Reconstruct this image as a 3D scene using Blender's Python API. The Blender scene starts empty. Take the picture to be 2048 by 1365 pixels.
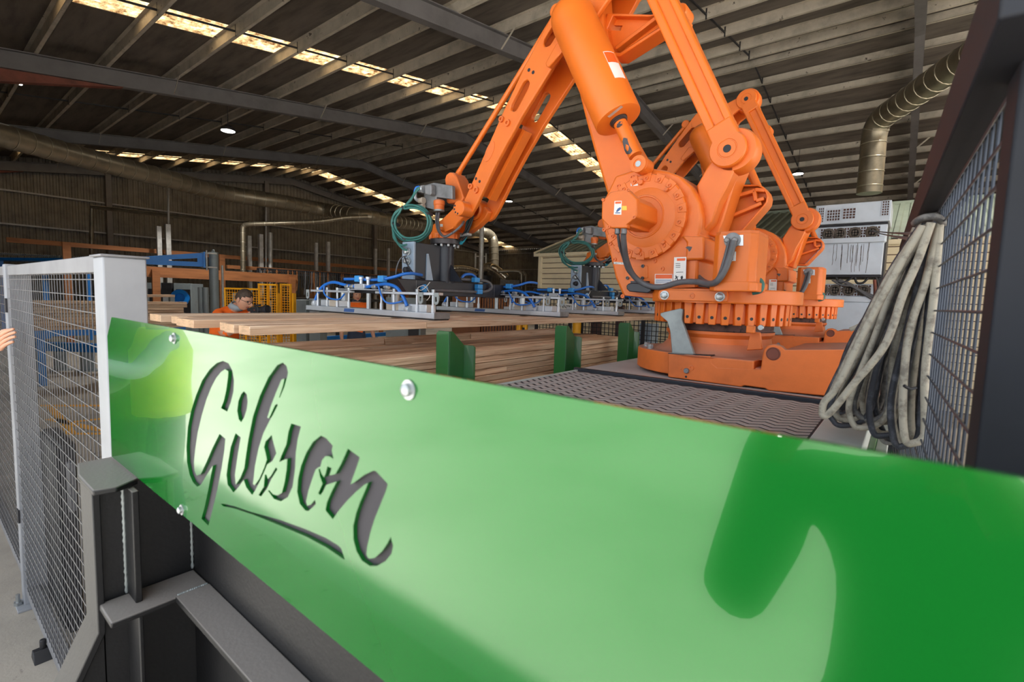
import bpy, bmesh, math, random
from mathutils import Vector, Matrix
from mathutils.geometry import tessellate_polygon
random.seed(7)
S = bpy.context.scene
COL = S.collection
# ---------------------------------------------------------------- camera, sky, sun, exposure
FPX, YAW, PITCH, ROLL = 982.6, .673971, .0879345, .0306136
EYE = Vector((0, 0, 1.7))
_fw = Vector((-math.sin(YAW)*math.cos(PITCH), math.cos(YAW)*math.cos(PITCH), -math.sin(PITCH)))
_r0 = Vector((math.cos(YAW), math.sin(YAW), 0)); _u0 = _r0.cross(_fw)
RT = math.cos(ROLL)*_r0 + math.sin(ROLL)*_u0; UP = RT.cross(_fw)
cam = bpy.data.cameras.new('camera'); camo = bpy.data.objects.new('camera', cam); COL.objects.link(camo)
cam.sensor_width = 36; cam.lens = FPX*36/2048; cam.clip_start = .02; cam.clip_end = 400
camo.matrix_world = Matrix(((RT.x, UP.x, -_fw.x, EYE.x), (RT.y, UP.y, -_fw.y, EYE.y), (RT.z, UP.z, -_fw.z, EYE.z), (0, 0, 0, 1)))
cam.dof.use_dof = True; cam.dof.focus_distance = 3.6; cam.dof.aperture_fstop = 6.3
S.camera = camo
S.view_settings.view_transform = 'Standard'; S.view_settings.look = 'None'
S.view_settings.gamma = 1; S.view_settings.exposure = 0.36; S.view_settings.use_curve_mapping = False
try:
    S.cycles.use_denoising = True; S.cycles.sample_clamp_indirect = 6; S.cycles.max_bounces = 8
    S.cycles.caustics_reflective = False; S.cycles.caustics_refractive = False
except Exception: pass
wd = bpy.data.worlds.new('sky'); S.world = wd; wd.use_nodes = True
_wn = wd.node_tree.nodes; _wl = wd.node_tree.links
_bg = _wn['Background']; _sky = _wn.new('ShaderNodeTexSky'); _sky.sky_type = 'HOSEK_WILKIE'
_sky.sun_direction = (.74, .02, .66); _sky.turbidity = 6; _sky.ground_albedo = .4
_mx = _wn.new('ShaderNodeMix'); _mx.data_type = 'RGBA'; _mx.inputs[0].default_value = .72
_wl.new(_sky.outputs[0], _mx.inputs[6]); _mx.inputs[7].default_value = (.86, .93, 1, 1)
_wl.new(_mx.outputs[2], _bg.inputs[0]); _bg.inputs[1].default_value = 2.2
sun = bpy.data.lights.new('sun', 'SUN'); sun.energy = 26; sun.angle = .012; sun.color = (1, .96, .9)
suno = bpy.data.objects.new('sun', sun); COL.objects.link(suno)
suno.rotation_euler = Vector((-.74, -.02, -.66)).to_track_quat('-Z', 'Y').to_euler(); suno.location = (20, -10, 20)
# ---------------------------------------------------------------- helpers
def ray(x, y): return _fw + RT*((x-1024)/FPX) - UP*((y-682.5)/FPX)
def P(x, y, X=None, Y=None, Z=None, D=None):
    d = ray(x, y)
    t = (X-EYE.x)/d.x if X is not None else (Y-EYE.y)/d.y if Y is not None else (Z-EYE.z)/d.z if Z is not None else D
    return EYE + d*t
def lin(c):
    c = c/255
    return c/12.92 if c <= .04045 else ((c+.055)/1.055)**2.4
def rgb(t): return (lin(t[0]), lin(t[1]), lin(t[2]), 1)
class N:
    """a node material in a few words"""
    def __init__(s, name):
        s.m = bpy.data.materials.new(name); s.m.use_nodes = True
        s.t = s.m.node_tree; s.b = s.t.nodes['Principled BSDF']
    def n(s, kind, **kw):
        o = s.t.nodes.new('ShaderNode'+kind)
        for k, v in kw.items():
            if k in o.inputs: o.inputs[k].default_value = v
            else: setattr(o, k, v)
        return o
    def l(s, a, b): s.t.links.new(a, b)
    def coord(s, scale=(1, 1, 1), kind='Object'):
        c = s.n('TexCoord'); mp = s.n('Mapping'); mp.inputs['Scale'].default_value = scale
        s.l(c.outputs[kind], mp.inputs[0]); return mp.outputs[0]
    def ramp(s, fac, stops):
        r = s.n('ValToRGB'); e = r.color_ramp.elements
        while len(e) < len(stops): e.new(.5)
        for i, (p, c) in enumerate(stops): e[i].position = p; e[i].color = c
        s.l(fac, r.inputs[0]); return r.outputs[0]
    def mix(s, fac, a, b, mode='MIX'):
        m = s.n('Mix', data_type='RGBA', blend_type=mode)
        for sock, v in ((m.inputs[0], fac), (m.inputs[6], a), (m.inputs[7], b)):
            if hasattr(v, 'is_linked'): s.l(v, sock)
            else: sock.default_value = v
        return m.outputs[2]
    def bump(s, h, strength=.3, dist=.01):
        b = s.n('Bump', Strength=strength, Distance=dist); s.l(h, b.inputs['Height']); s.l(b.outputs[0], s.b.inputs['Normal'])
def mat(name, c, rough=.5, metal=0, var=.12, scale=6, bump=0, bscale=80, dust=None, coat=0, specks=None, stretch=(1, 1, 1)):
    m = N(name); b = m.b
    co = m.coord(stretch)
    nz = m.n('TexNoise', Scale=scale, Detail=5, Roughness=.6); m.l(co, nz.inputs['Vector'])
    base = rgb(c); lo = tuple(v*(1-var*2) for v in base[:3])+(1,); hi = tuple(min(1, v*(1+var*1.2)) for v in base[:3])+(1,)
    out = m.ramp(nz.outputs['Fac'], [(.3, lo), (.5, base), (.7, hi)])
    if specks:
        n2 = m.n('TexNoise', Scale=specks[1], Detail=6, Roughness=.7); m.l(co, n2.inputs['Vector'])
        f = m.ramp(n2.outputs['Fac'], [(specks[2], (0, 0, 0, 1)), (specks[2]+.06, (1, 1, 1, 1))])
        out = m.mix(f, out, rgb(specks[0]))
    if dust:
        g = m.n('NewGeometry'); sx = m.n('SeparateXYZ'); m.l(g.outputs['Normal'], sx.inputs[0])
        f = m.ramp(sx.outputs[2], [(.45, (0, 0, 0, 1)), (.95, (dust[1],)*3+(1,))])
        out = m.mix(f, out, rgb(dust[0]))
    m.l(out, b.inputs['Base Color'])
    b.inputs['Roughness'].default_value = rough; b.inputs['Metallic'].default_value = metal
    if coat: b.inputs['Coat Weight'].default_value = coat; b.inputs['Coat Roughness'].default_value = .05
    if bump:
        n3 = m.n('TexNoise', Scale=bscale, Detail=4); m.l(co, n3.inputs['Vector']); m.bump(n3.outputs['Fac'], bump, .004)
    return m.m
def wood(name, a, b_, dark, grain=1.0):
    m = N(name); oi = m.n('ObjectInfo')
    co = m.coord((26*grain, 1.1, 26*grain))
    ad = m.n('VectorMath', operation='ADD'); sc = m.n('VectorMath', operation='SCALE'); sc.inputs[0].default_value = (37, 91, 53)
    m.l(oi.outputs['Random'], sc.inputs['Scale']); m.l(co, ad.inputs[0]); m.l(sc.outputs[0], ad.inputs[1])
    nz = m.n('TexNoise', Scale=1.4, Detail=7, Roughness=.62, Distortion=1.2); m.l(ad.outputs[0], nz.inputs['Vector'])
    c1 = m.ramp(nz.outputs['Fac'], [(.28, rgb(dark)), (.45, rgb(a)), (.62, rgb(b_))])
    co2 = m.coord((2.2, .35, 2.2)); ad2 = m.n('VectorMath', operation='ADD'); m.l(co2, ad2.inputs[0]); m.l(sc.outputs[0], ad2.inputs[1])
    n2 = m.n('TexNoise', Scale=2.2, Detail=3, Roughness=.6); m.l(ad2.outputs[0], n2.inputs['Vector'])
    f = m.ramp(n2.outputs['Fac'], [(.6, (0, 0, 0, 1)), (.72, (.7, .7, .7, 1))])
    c2 = m.mix(f, c1, rgb(dark))
    h = m.n('HueSaturation'); m.l(c2, h.inputs['Color'])
    mr = m.n('MapRange'); mr.inputs[3].default_value = .78; mr.inputs[4].default_value = 1.14
    m.l(oi.outputs['Random'], mr.inputs[0]); m.l(mr.outputs[0], h.inputs['Value']); m.l(h.outputs[0], m.b.inputs['Base Color'])
    m.b.inputs['Roughness'].default_value = .75; m.bump(nz.outputs['Fac'], .2, .004)
    return m.m
def lamp_mat(name, c, strength):
    m = N(name); m.b.inputs['Base Color'].default_value = rgb(c); m.b.inputs['Emission Color'].default_value = rgb(c)
    m.b.inputs['Emission Strength'].default_value = strength; return m.m
ORG = {}
class B:
    """collects shapes and links them as ONE mesh object"""
    def __init__(s): s.v = []; s.f = []
    def _add(s, vs, fs):
        k = len(s.v); s.v += [Vector(p) for p in vs]; s.f += [tuple(i+k for i in f) for f in fs]; return s
    def box(s, x0, x1, y0, y1, z0, z1):
        return s._add([(x, y, z) for z in (z0, z1) for y in (y0, y1) for x in (x0, x1)],
                      [(0, 2, 3, 1), (4, 5, 7, 6), (0, 1, 5, 4), (2, 6, 7, 3), (0, 4, 6, 2), (1, 3, 7, 5)])
    def bar(s, p, q, w, h, up=(0, 0, 1)):
        p, q = Vector(p), Vector(q); d = (q-p).normalized(); sd = d.cross(Vector(up))
        if sd.length < 1e-4: sd = d.cross(Vector((1, 0, 0)))
        sd = sd.normalized()*(w/2); u = sd.cross(d).normalized()*(h/2)
        return s._add([a+e*sd+g*u for a in (p, q) for (e, g) in ((-1, -1), (1, -1), (1, 1), (-1, 1))],
                      [(3, 2, 1, 0), (4, 5, 6, 7), (0, 1, 5, 4), (1, 2, 6, 5), (2, 3, 7, 6), (3, 0, 4, 7)])
    def cone(s, p, q, r0, r1, n=16):
        p, q = Vector(p), Vector(q); d = (q-p).normalized()
        a = d.orthogonal().normalized(); b = d.cross(a)
        vs = [c+(a*math.cos(t)+b*math.sin(t))*r for c, r in ((p, r0), (q, r1)) for t in [2*math.pi*i/n for i in range(n)]]
        return s._add(vs, [(i, (i+1) % n, n+(i+1) % n, n+i) for i in range(n)]+[tuple(range(n-1, -1, -1)), tuple(range(n, 2*n))])
    def cyl(s, p, q, r, n=16): return s.cone(p, q, r, r, n)
    def tube(s, pts, r, n=8, closed=False):
        pts = [Vector(p) for p in pts]; m = len(pts); vs = []; up = None
        for i, p in enumerate(pts):
            if closed: d = pts[(i+1) % m]-pts[i-1]
            else: d = pts[min(i+1, m-1)]-pts[max(i-1, 0)]
            d.normalize()
            if up is None: up = d.orthogonal().normalized()
            up = (up-d*up.dot(d)).normalized(); b = d.cross(up)
            rr = r[i] if isinstance(r, (list, tuple)) else r
            vs += [p+(up*math.cos(2*math.pi*k/n)+b*math.sin(2*math.pi*k/n))*rr for k in range(n)]
        fs = [(i*n+k, i*n+(k+1) % n, ((i+1) % m)*n+(k+1) % n, ((i+1) % m)*n+k) for i in range(m if closed else m-1) for k in range(n)]
        if not closed: fs += [tuple(range(n-1, -1, -1)), tuple((m-1)*n+k for k in range(n))]
        return s._add(vs, fs)
    def lathe(s, prof, c=(0, 0, 0), axis=(0, 0, 1), n=24):
        c = Vector(c); d = Vector(axis).normalized(); a = d.orthogonal().normalized(); b = d.cross(a)
        vs = [c+d*h+(a*math.cos(2*math.pi*i/n)+b*math.sin(2*math.pi*i/n))*max(r, 1e-4) for r, h in prof for i in range(n)]
        m = len(prof)
        fs = [(j*n+i, j*n+(i+1) % n, (j+1)*n+(i+1) % n, (j+1)*n+i) for j in range(m-1) for i in range(n)]
        return s._add(vs, fs+[tuple(range(n-1, -1, -1)), tuple((m-1)*n+i for i in range(n))])
    def prism(s, out, axis, a0, a1, holes=()):
        """an outline in the plane across `axis` pulled from a0 to a1; holes cut through"""
        def to(p, a): return {'y': (p[0], a, p[1]), 'x': (a, p[0], p[1]), 'z': (p[0], p[1], a)}[axis]
        loops = [list(out)]+[list(h) for h in holes]
        flat = [p for lp in loops for p in lp]; k = len(flat)
        tri = tessellate_polygon([[Vector((p[0], p[1], 0)) for p in lp] for lp in loops])
        vs = [to(p, a0) for p in flat]+[to(p, a1) for p in flat]
        fs = [tuple(t) for t in tri]+[tuple(i+k for i in reversed(t)) for t in tri]
        o = 0
        for lp in loops:
            n = len(lp); fs += [(o+i, o+(i+1) % n, o+k+(i+1) % n, o+k+i) for i in range(n)]; o += n
        return s._add(vs, fs)
    def ball(s, c, r, n=12, m=8):
        r = (r, r, r) if not isinstance(r, (tuple, list)) else r; c = Vector(c); vs = []; fs = []
        for j in range(m+1):
            t = math.pi*j/m
            for i in range(n):
                a = 2*math.pi*i/n
                vs.append(c+Vector((r[0]*math.sin(t)*math.cos(a), r[1]*math.sin(t)*math.sin(a), r[2]*math.cos(t))))
        for j in range(m):
            for i in range(n): fs.append((j*n+i, (j+1)*n+i, (j+1)*n+(i+1) % n, j*n+(i+1) % n))
        return s._add(vs, fs)
    def build(s, name, m, parent=None, bevel=0, smooth=35, seg=2, label=None):
        if parent is not None: o0 = ORG[parent.name]
        else:
            xs = [p.x for p in s.v]; ys = [p.y for p in s.v]; zs = [p.z for p in s.v]
            o0 = Vector(((min(xs)+max(xs))/2, (min(ys)+max(ys))/2, min(zs)))
        me = bpy.data.meshes.new(name); me.from_pydata([p-o0 for p in s.v], [], s.f)
        bm = bmesh.new(); bm.from_mesh(me); bmesh.ops.remove_doubles(bm, verts=bm.verts, dist=1e-6) if len(s.f) < 3000 else None
        bmesh.ops.recalc_face_normals(bm, faces=bm.faces); bm.to_mesh(me); bm.free()
        me.materials.append(m)
        if smooth:
            me.polygons.foreach_set('use_smooth', [True]*len(me.polygons)); me.set_sharp_from_angle(angle=math.radians(smooth))
        o = bpy.data.objects.new(name, me); COL.objects.link(o)
        if parent is not None: o.parent = parent
        else: o.location = o0
        ORG[o.name] = o0
        if bevel:
            b = o.modifiers.new('edge', 'BEVEL'); b.width = bevel; b.segments = seg; b.limit_method = 'ANGLE'; b.angle_limit = math.radians(40)
            b.harden_normals = False
        if label: o['label'] = label
        return o
def thing(name, label, cat, loc, group=None):
    o = bpy.data.objects.new(name, None); COL.objects.link(o); o.location = Vector(loc); o.empty_display_size = .1
    ORG[o.name] = Vector(loc); return tag(o, label, cat, group)
def tag(o, label, cat, group=None, kind=None):
    o['label'] = label; o['category'] = cat
    if group: o['group'] = group
    if kind: o['kind'] = kind
    return o
def struct(o, label=None):
    o['kind'] = 'structure'
    if label: o['label'] = label
    return o
def copy_tree(o, d=None, parent=None):
    c = o.copy(); COL.objects.link(c); c.parent = parent
    if d is not None: c.location = o.location+Vector(d)
    ORG[c.name] = ORG.get(o.name, Vector((0, 0, 0)))+(Vector(d) if d is not None else Vector((0, 0, 0)))
    for ch in list(o.children): copy_tree(ch, None, c)
    return c
def smoothpath(pts, k=6, closed=False):
    """Catmull-Rom through the points"""
    pts = [Vector(p) for p in pts]; n = len(pts); out = []
    for i in range(n if closed else n-1):
        if closed: a, b, c, d = pts[i-1], pts[i], pts[(i+1) % n], pts[(i+2) % n]
        else: a, b, c, d = pts[max(i-1, 0)], pts[i], pts[i+1], pts[min(i+2, n-1)]
        for j in range(k):
            t = j/k
            out.append(.5*((2*b)+(c-a)*t+(2*a-5*b+4*c-d)*t*t+(3*b-a-3*c+d)*t**3))
    if not closed: out.append(pts[-1])
    return out
def text_obj(txt, size, name, m, parent, pos, xdir, zdir, depth=.001, label=None, bold=False):
    """flat lettering as a mesh, reading along xdir with its top towards zdir"""
    cu = bpy.data.curves.new(name, 'FONT'); cu.body = txt; cu.size = size; cu.extrude = depth; cu.align_x = 'CENTER'; cu.align_y = 'CENTER'; cu.resolution_u = 2
    if bold: cu.offset = size*.02
    t = bpy.data.objects.new('tmp', cu); COL.objects.link(t)
    dg = bpy.context.evaluated_depsgraph_get(); dg.update()
    me = bpy.data.meshes.new_from_object(t.evaluated_get(dg)); bpy.data.objects.remove(t); bpy.data.curves.remove(cu)
    x = Vector(xdir).normalized(); z = Vector(zdir).normalized(); y = x.cross(z)*-1
    R3 = Matrix((x, z, x.cross(z))).transposed()
    o0 = ORG[parent.name]
    for v in me.vertices: v.co = R3 @ v.co + Vector(pos) - o0
    me.materials.clear(); me.materials.append(m); me.name = name
    o = bpy.data.objects.new(name, me); COL.objects.link(o); o.parent = parent; ORG[o.name] = o0
    if label: o['label'] = label
    return o
# ---------------------------------------------------------------- materials
M = {}
M['concrete'] = mat('concrete', (172, 163, 152), .85, var=.14, scale=1.4, bump=.25, bscale=90, specks=((112, 104, 96), 5, .6))
M['yard'] = mat('yard_concrete', (185, 182, 175), .9, var=.08, scale=.6, bump=.2, bscale=40)
M['foil'] = mat('roof_lining', (94, 86, 79), .62, var=.26, scale=1.6, bump=.5, bscale=26, specks=((118, 110, 102), 9, .66), stretch=(.6, 3, 1))
M['purlin'] = mat('galvanised_purlin', (186, 177, 163), .6, .1, var=.14, scale=3, specks=((86, 78, 70), 6, .62))
M['rafter'] = mat('rafter_paint', (100, 97, 98), .6, var=.12, scale=2)
M['rafter_red'] = mat('red_oxide', (116, 62, 48), .7, var=.2, scale=4)
M['clad_dark'] = mat('dark_wall_sheet', (106, 101, 94), .6, .1, var=.2, scale=2)
M['girt'] = mat('girt_steel', (150, 150, 150), .5, .4)
M['darksteel'] = mat('dark_steel', (46, 45, 48), .5, .2, var=.2, scale=4)
M['blacksteel'] = mat('black_frame_paint', (15, 15, 18), .5, .0, var=.2, scale=4, bump=.15, bscale=120, dust=((150, 143, 138), .85))
M['gate'] = mat('grey_gate_paint', (150, 152, 158), .45, .0, var=.06, scale=5, specks=((112, 110, 112), 7, .68))
M['gate_dusty'] = mat('grey_gate_rail', (128, 127, 130), .5, .0, var=.1, scale=5)
M['wire'] = mat('galvanised_wire', (132, 130, 130), .45, .4, var=.1)
M['wiredark'] = mat('mesh_wire_shaded', (84, 84, 88), .5, .3, var=.1)  # darker copy of the wire colour, shade painted into the upright wires
M['darkwire'] = mat('dark_wire', (74, 80, 92), .45, .4, var=.1)
M['fence_dark'] = mat('dark_fence_paint', (24, 26, 34), .7, .0, var=.15)
M['orange'] = mat('robot_orange', (226, 113, 34), .42, .0, var=.06, scale=2.4, bump=.05, bscale=140, dust=((178, 142, 120), .62))
M['orange2'] = mat('robot_orange_worn', (222, 112, 46), .5, .0, var=.1, scale=5, dust=((168, 138, 124), .8), specks=((120, 66, 44), 24, .7), bump=.1)
M['chip'] = mat('bare_dark_metal', (74, 70, 72), .4, .5)
M['rust'] = mat('rusty_bearing', (96, 70, 64), .75, .1, var=.3, scale=14, specks=((40, 32, 34), 30, .58))
M['bolt'] = mat('zinc_bolt', (176, 180, 182), .35, .7, var=.1)
M['zinc'] = mat('galvanised_plate', (152, 158, 158), .5, .35, var=.16, scale=7)
M['alloy'] = mat('cast_alloy', (132, 132, 134), .5, .4, var=.18, scale=9)
M['alu'] = mat('aluminium', (208, 212, 218), .32, .55, var=.05)
M['charcoal'] = mat('charcoal_paint', (38, 40, 48), .38, .1, var=.12, scale=5)
M['bluegrey'] = mat('bluegrey_box', (152, 168, 186), .4, .1, var=.05)
M['blue'] = mat('blue_hose', (32, 112, 206), .35, var=.05, coat=.3)
M['blueclip'] = mat('blue_clip', (58, 146, 214), .4, var=.05)
M['bluepaint'] = mat('blue_machine_paint', (8, 122, 214), .4, var=.06)
M['teal'] = mat('teal_hose', (60, 116, 110), .5, var=.12, scale=12)
M['cyan'] = mat('cyan_hose', (44, 148, 170), .45, var=.06)
M['black'] = mat('black_rubber', (30, 31, 34), .55, var=.15)
M['greycable'] = mat('grey_cable', (92, 92, 96), .5, var=.12, scale=10)
M['white'] = mat('white_label', (232, 230, 226), .5, var=.02)
M['lblorange'] = mat('orange_label', (232, 96, 34), .5, var=.02)
M['lblblue'] = mat('blue_label', (58, 92, 148), .5, var=.04)
M['lblyellow'] = mat('yellow_label', (236, 196, 70), .5, var=.03)
M['ink'] = mat('black_print', (34, 34, 40), .6, var=.02)
M['beige'] = mat('beige_box', (186, 172, 156), .55, var=.06)
M['greenpost'] = mat('dark_green_paint', (22, 92, 40), .38, var=.1, scale=3, coat=.2)
M['tread'] = mat('tread_plate', (172, 166, 165), .65, .05, var=.08, scale=9)
M['groove'] = mat('tread_groove', (58, 54, 58), .8, var=.1)
M['plate'] = mat('dusty_steel_plate', (186, 184, 184), .6, .15, var=.06, scale=3)
M['greyprofile'] = mat('grey_steel_profile', (190, 198, 196), .5, .1, var=.08, scale=4)
M['cream'] = mat('cream_weatherboard', (236, 222, 190), .65, var=.05, scale=3)
M['greenroof'] = mat('grey_green_roof', (126, 134, 118), .55, .2, var=.08, scale=3)
M['steel'] = mat('stainless_case', (196, 206, 218), .42, .15, var=.08, scale=3)
M['meshdark'] = mat('dark_grille', (96, 88, 80), .6, .3, var=.2, scale=20)
M['duct'] = mat('spiral_duct', (140, 130, 112), .36, .7, var=.16, scale=3)
M['ductrib'] = mat('duct_seam', (178, 168, 148), .32, .75, var=.1)
M['foilduct'] = mat('foil_flex_duct', (178, 166, 146), .22, .9, var=.2, scale=9)
M['rack'] = mat('orange_rack_timber', (158, 100, 58), .7, var=.16, scale=3, stretch=(4, .5, 4))
M['pole'] = mat('galvanised_pole', (188, 186, 182), .45, .4, var=.12, scale=8)
M['machgrey'] = mat('machine_grey', (140, 150, 154), .45, .1, var=.06)
M['yellow'] = mat('guard_yellow', (236, 168, 22), .5, var=.06)
M['brownpanel'] = mat('brown_board_panel', (128, 78, 46), .7, var=.15, scale=3)
M['hivis_o'] = mat('orange_shirt', (255, 110, 22), .8, var=.08, scale=12, bump=.3, bscale=14)
M['hivis_y'] = mat('yellow_vest', (224, 255, 40), .8, var=.08, scale=9, bump=.5, bscale=10)
M['skin'] = mat('skin', (206, 152, 124), .5, var=.05, scale=20)
M['hair'] = mat('brown_hair', (74, 58, 46), .7, var=.3, scale=60, bump=.5, bscale=120)
M['denim'] = mat('navy_trousers', (44, 52, 72), .8, var=.12, scale=14)
M['greyshirt'] = mat('grey_sleeve', (150, 158, 164), .8, var=.06, scale=8, bump=.4, bscale=9)
M['wood'] = wood('hardwood', (212, 178, 148), (234, 206, 178), (160, 112, 84))
M['woodred'] = wood('hardwood_weathered', (214, 178, 146), (234, 206, 174), (140, 102, 76))
M['woodend'] = mat('end_grain', (208, 172, 138), .8, var=.14, scale=9, stretch=(2, 2, 9))
M['greendark'] = M['greenpost']
# green sign paint: high gloss, slightly wavy
_g = N('sign_green_gloss'); _g.b.inputs['Base Color'].default_value = rgb((18, 108, 36)); _g.b.inputs['Roughness'].default_value = .14; _g.b.inputs['Metallic'].default_value = .2
_g.b.inputs['Coat Weight'].default_value = .5; _g.b.inputs['Specular IOR Level'].default_value = .25; _g.b.inputs['Coat Roughness'].default_value = .02; _g.b.inputs['Coat IOR'].default_value = 1.6
_nz = _g.n('TexNoise', Scale=7.0, Detail=1); _g.l(_g.coord(), _nz.inputs['Vector'])
_bp = _g.n('Bump', Strength=.035, Distance=.01); _g.l(_nz.outputs['Fac'], _bp.inputs['Height']); _g.l(_bp.outputs[0], _g.b.inputs['Coat Normal'])
M['signgreen'] = _g.m
M['signedge'] = mat('sign_cut_edge', (26, 84, 40), .4, var=.03)
M['letterback'] = mat('grey_letter_backing', (62, 59, 64), .8, var=.05, scale=3)
# dirty translucent skylight sheet
_s = N('skylight_sheet'); _s.t.nodes.remove(_s.b)
_co = _s.coord((1, 1, 1)); _n = _s.n('TexNoise', Scale=5, Detail=7, Roughness=.7); _s.l(_co, _n.inputs['Vector'])
_c = _s.ramp(_n.outputs['Fac'], [(.38, rgb((84, 56, 32))), (.5, rgb((160, 132, 92))), (.64, rgb((204, 188, 152)))])
_tr = _s.n('BsdfTranslucent'); _s.l(_c, _tr.inputs[0]); _df = _s.n('BsdfDiffuse'); _s.l(_c, _df.inputs[0])
_ms = _s.n('MixShader'); _ms.inputs[0].default_value = .35; _s.l(_tr.outputs[0], _ms.inputs[1]); _s.l(_df.outputs[0], _ms.inputs[2])
_s.l(_ms.outputs[0], _s.t.nodes['Material Output'].inputs[0]); M['skylight'] = _s.m
M['led'] = lamp_mat('led_lens', (255, 252, 240), 14)

# ---------------------------------------------------------------- the shed: floor, yard, roof, walls
TS = math.tan(.1446); ZR, YR = 7.78, 14.0
def zr(y): return ZR-TS*abs(y-YR)
XL, XR_, YF, YB = -27.4, 9.5, -.85, 31.2
DL, DR, DH = -5.6, 9.3, 5.25
struct(B().box(XL-.3, XR_+.3, YF-.1, YB+.3, -.15, 0).build('floor', M['concrete'], smooth=0), 'worn grey brown concrete floor of the hall')
struct(B().box(-60, 60, -70, YF-.1, -.17, -.02).build('floor_outside', M['yard'], smooth=0), 'pale sunlit concrete yard outside the open door')
# yellow markings on the floor behind the gate
fl = bpy.data.objects['floor']
for i, (a, b, w) in enumerate((((40, 812), (205, 812), .10), ((100, 838), (205, 862), .10), ((103, 815), (143, 868), .09), ((140, 845), (205, 838), .08), ((143, 868), (205, 868), .07))):
    p, q = P(*a, Z=.0), P(*b, Z=.0)
    B().bar((p.x, p.y, .001), (q.x, q.y, .001), w, .004).build('floor_marking', M['yellow'], fl, smooth=0, label='worn yellow floor marking')
# roof lining in bays, skylight strips left open and covered with translucent sheet
ceil = B()
SKY = [(-10.9, .78), (-25.1, .95), (5.6, 2.2)]  # last strip is out of view, moved and widened to add light from above
def roof_strip(b, x0, x1, z0=.36, z1=.42):
    for ya, yb in ((YF-.12, YR), (YR, YB)):
        b._add([(x, y, zr(y)+z) for z in (z0, z1) for y in (ya, yb) for x in (x0, x1)],
               [(0, 2, 3, 1), (4, 5, 7, 6), (0, 1, 5, 4), (2, 6, 7, 3), (0, 4, 6, 2), (1, 3, 7, 5)])
edges = sorted([(x-w/2, x+w/2) for x, w in SKY]); xs = XL-.3
for a, b in edges: roof_strip(ceil, xs, a); xs = b
roof_strip(ceil, xs, XR_+.3)
ceil = struct(ceil.build('ceiling', M['foil'], smooth=0), 'dark sagging foil lined underside of the gable roof')
for a, b in edges:
    n = 6; xs_ = [a+(b-a)*i/(2*n) for i in range(2*n+1)]
    for ya, yb in ((YF-.12, YR), (YR, YB)):
        s = B(); vs = [(x, y, zr(y)+.37+(.022 if i % 2 else 0)) for y in (ya, yb) for i, x in enumerate(xs_)]
        k = len(xs_); s._add(vs, [(i, i+1, k+i+1, k+i) for i in range(k-1)])
        s.build('skylight_sheet', M['skylight'], ceil, smooth=0, label='dirty yellowed translucent skylight sheet')
# purlins: Z sections running along the hall
def purlin(y, sgn):
    z = zr(y)+.15; b = B(); x0, x1 = XL, XR_
    b.box(x0, x1, y-.004, y+.004, z, z+.2); b.box(x0, x1, y, y+.065*sgn, z, z+.006); b.box(x0, x1, y-.065*sgn, y, z+.194, z+.2)
    b.box(x0, x1, y+.059*sgn, y+.065*sgn, z, z+.022)
    return b.build('purlin', M['purlin'], ceil, smooth=0)
PN = [-.75, -.3, .8, 1.9, 3.01, 4.27, 5.49, 6.65, 7.95, 9.2, 10.45, 11.7, 12.9, 13.75]
PF = [14.3, 15.24, 16.35, 17.65, 18.9, 20.2, 21.3, 22.4, 23.5, 24.7, 25.9, 27.1, 28.3, 29.5, 30.7]
for y in PN: purlin(y, 1)
for y in PF: purlin(y, -1)
# portal frames
FX = [-27.2, -20.6, -13.75, -6.9, -.25, 6.6]
for fx in FX:
    for ya, yb in ((YF, YR), (YR, YB-.2)):
        b = B()
        for (dz0, dz1, w) in ((.13, .15, .17), (-.19, .13, .012), (-.21, -.19, .17)):
            b._add([(fx+e*w/2, y, zr(y)+z) for z in (dz0, dz1) for y in (ya, yb) for e in (-1, 1)],
                   [(0, 2, 3, 1), (4, 5, 7, 6), (0, 1, 5, 4), (2, 6, 7, 3), (0, 4, 6, 2), (1, 3, 7, 5)])
        r = b.build('rafter', M['rafter'], ceil, smooth=0)
        fb = B()
        ys = ((PN[2], PN[5], PN[8], PN[11]) if ya < YR else (PF[2], PF[5], PF[8], PF[11]))
        for y in ys: fb.bar((fx+.03, y, zr(y)-.17), (fx+.42, y, zr(y)+.2), .04, .006, (0, 1, 0))
        fb.build('fly_brace', M['purlin'], r, smooth=0)
    # tapered haunch at the near eave, red oxide flange
    if fx < 0:
        hb = B(); hb.prism([(YF, zr(YF)-.2), (YF, zr(YF)-.75), (3.3, zr(3.3)-.2)], 'x', fx-.006, fx+.006)
        hb._add([(fx+e*.085, y, z+dz) for dz in (-.014, 0) for y, z in ((YF, zr(YF)-.75), (3.3, zr(3.3)-.21)) for e in (-1, 1)],
                [(0, 2, 3, 1), (4, 5, 7, 6), (0, 1, 5, 4), (2, 6, 7, 3), (0, 4, 6, 2), (1, 3, 7, 5)])
        hb.build('haunch', M['rafter_red'], ceil, smooth=0)
        for yc in ((YF+.1, YB-.15) if fx < DL else (YB-.15,)):
            c = B()
            for y0, y1, w in ((yc-.13, yc-.115, .17), (yc-.115, yc+.115, .012), (yc+.115, yc+.13, .17)): c.box(fx-w/2, fx+w/2, y0, y1, 0, zr(yc)-.1)
            struct(c.build('column', M['rafter'], smooth=0))
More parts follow.
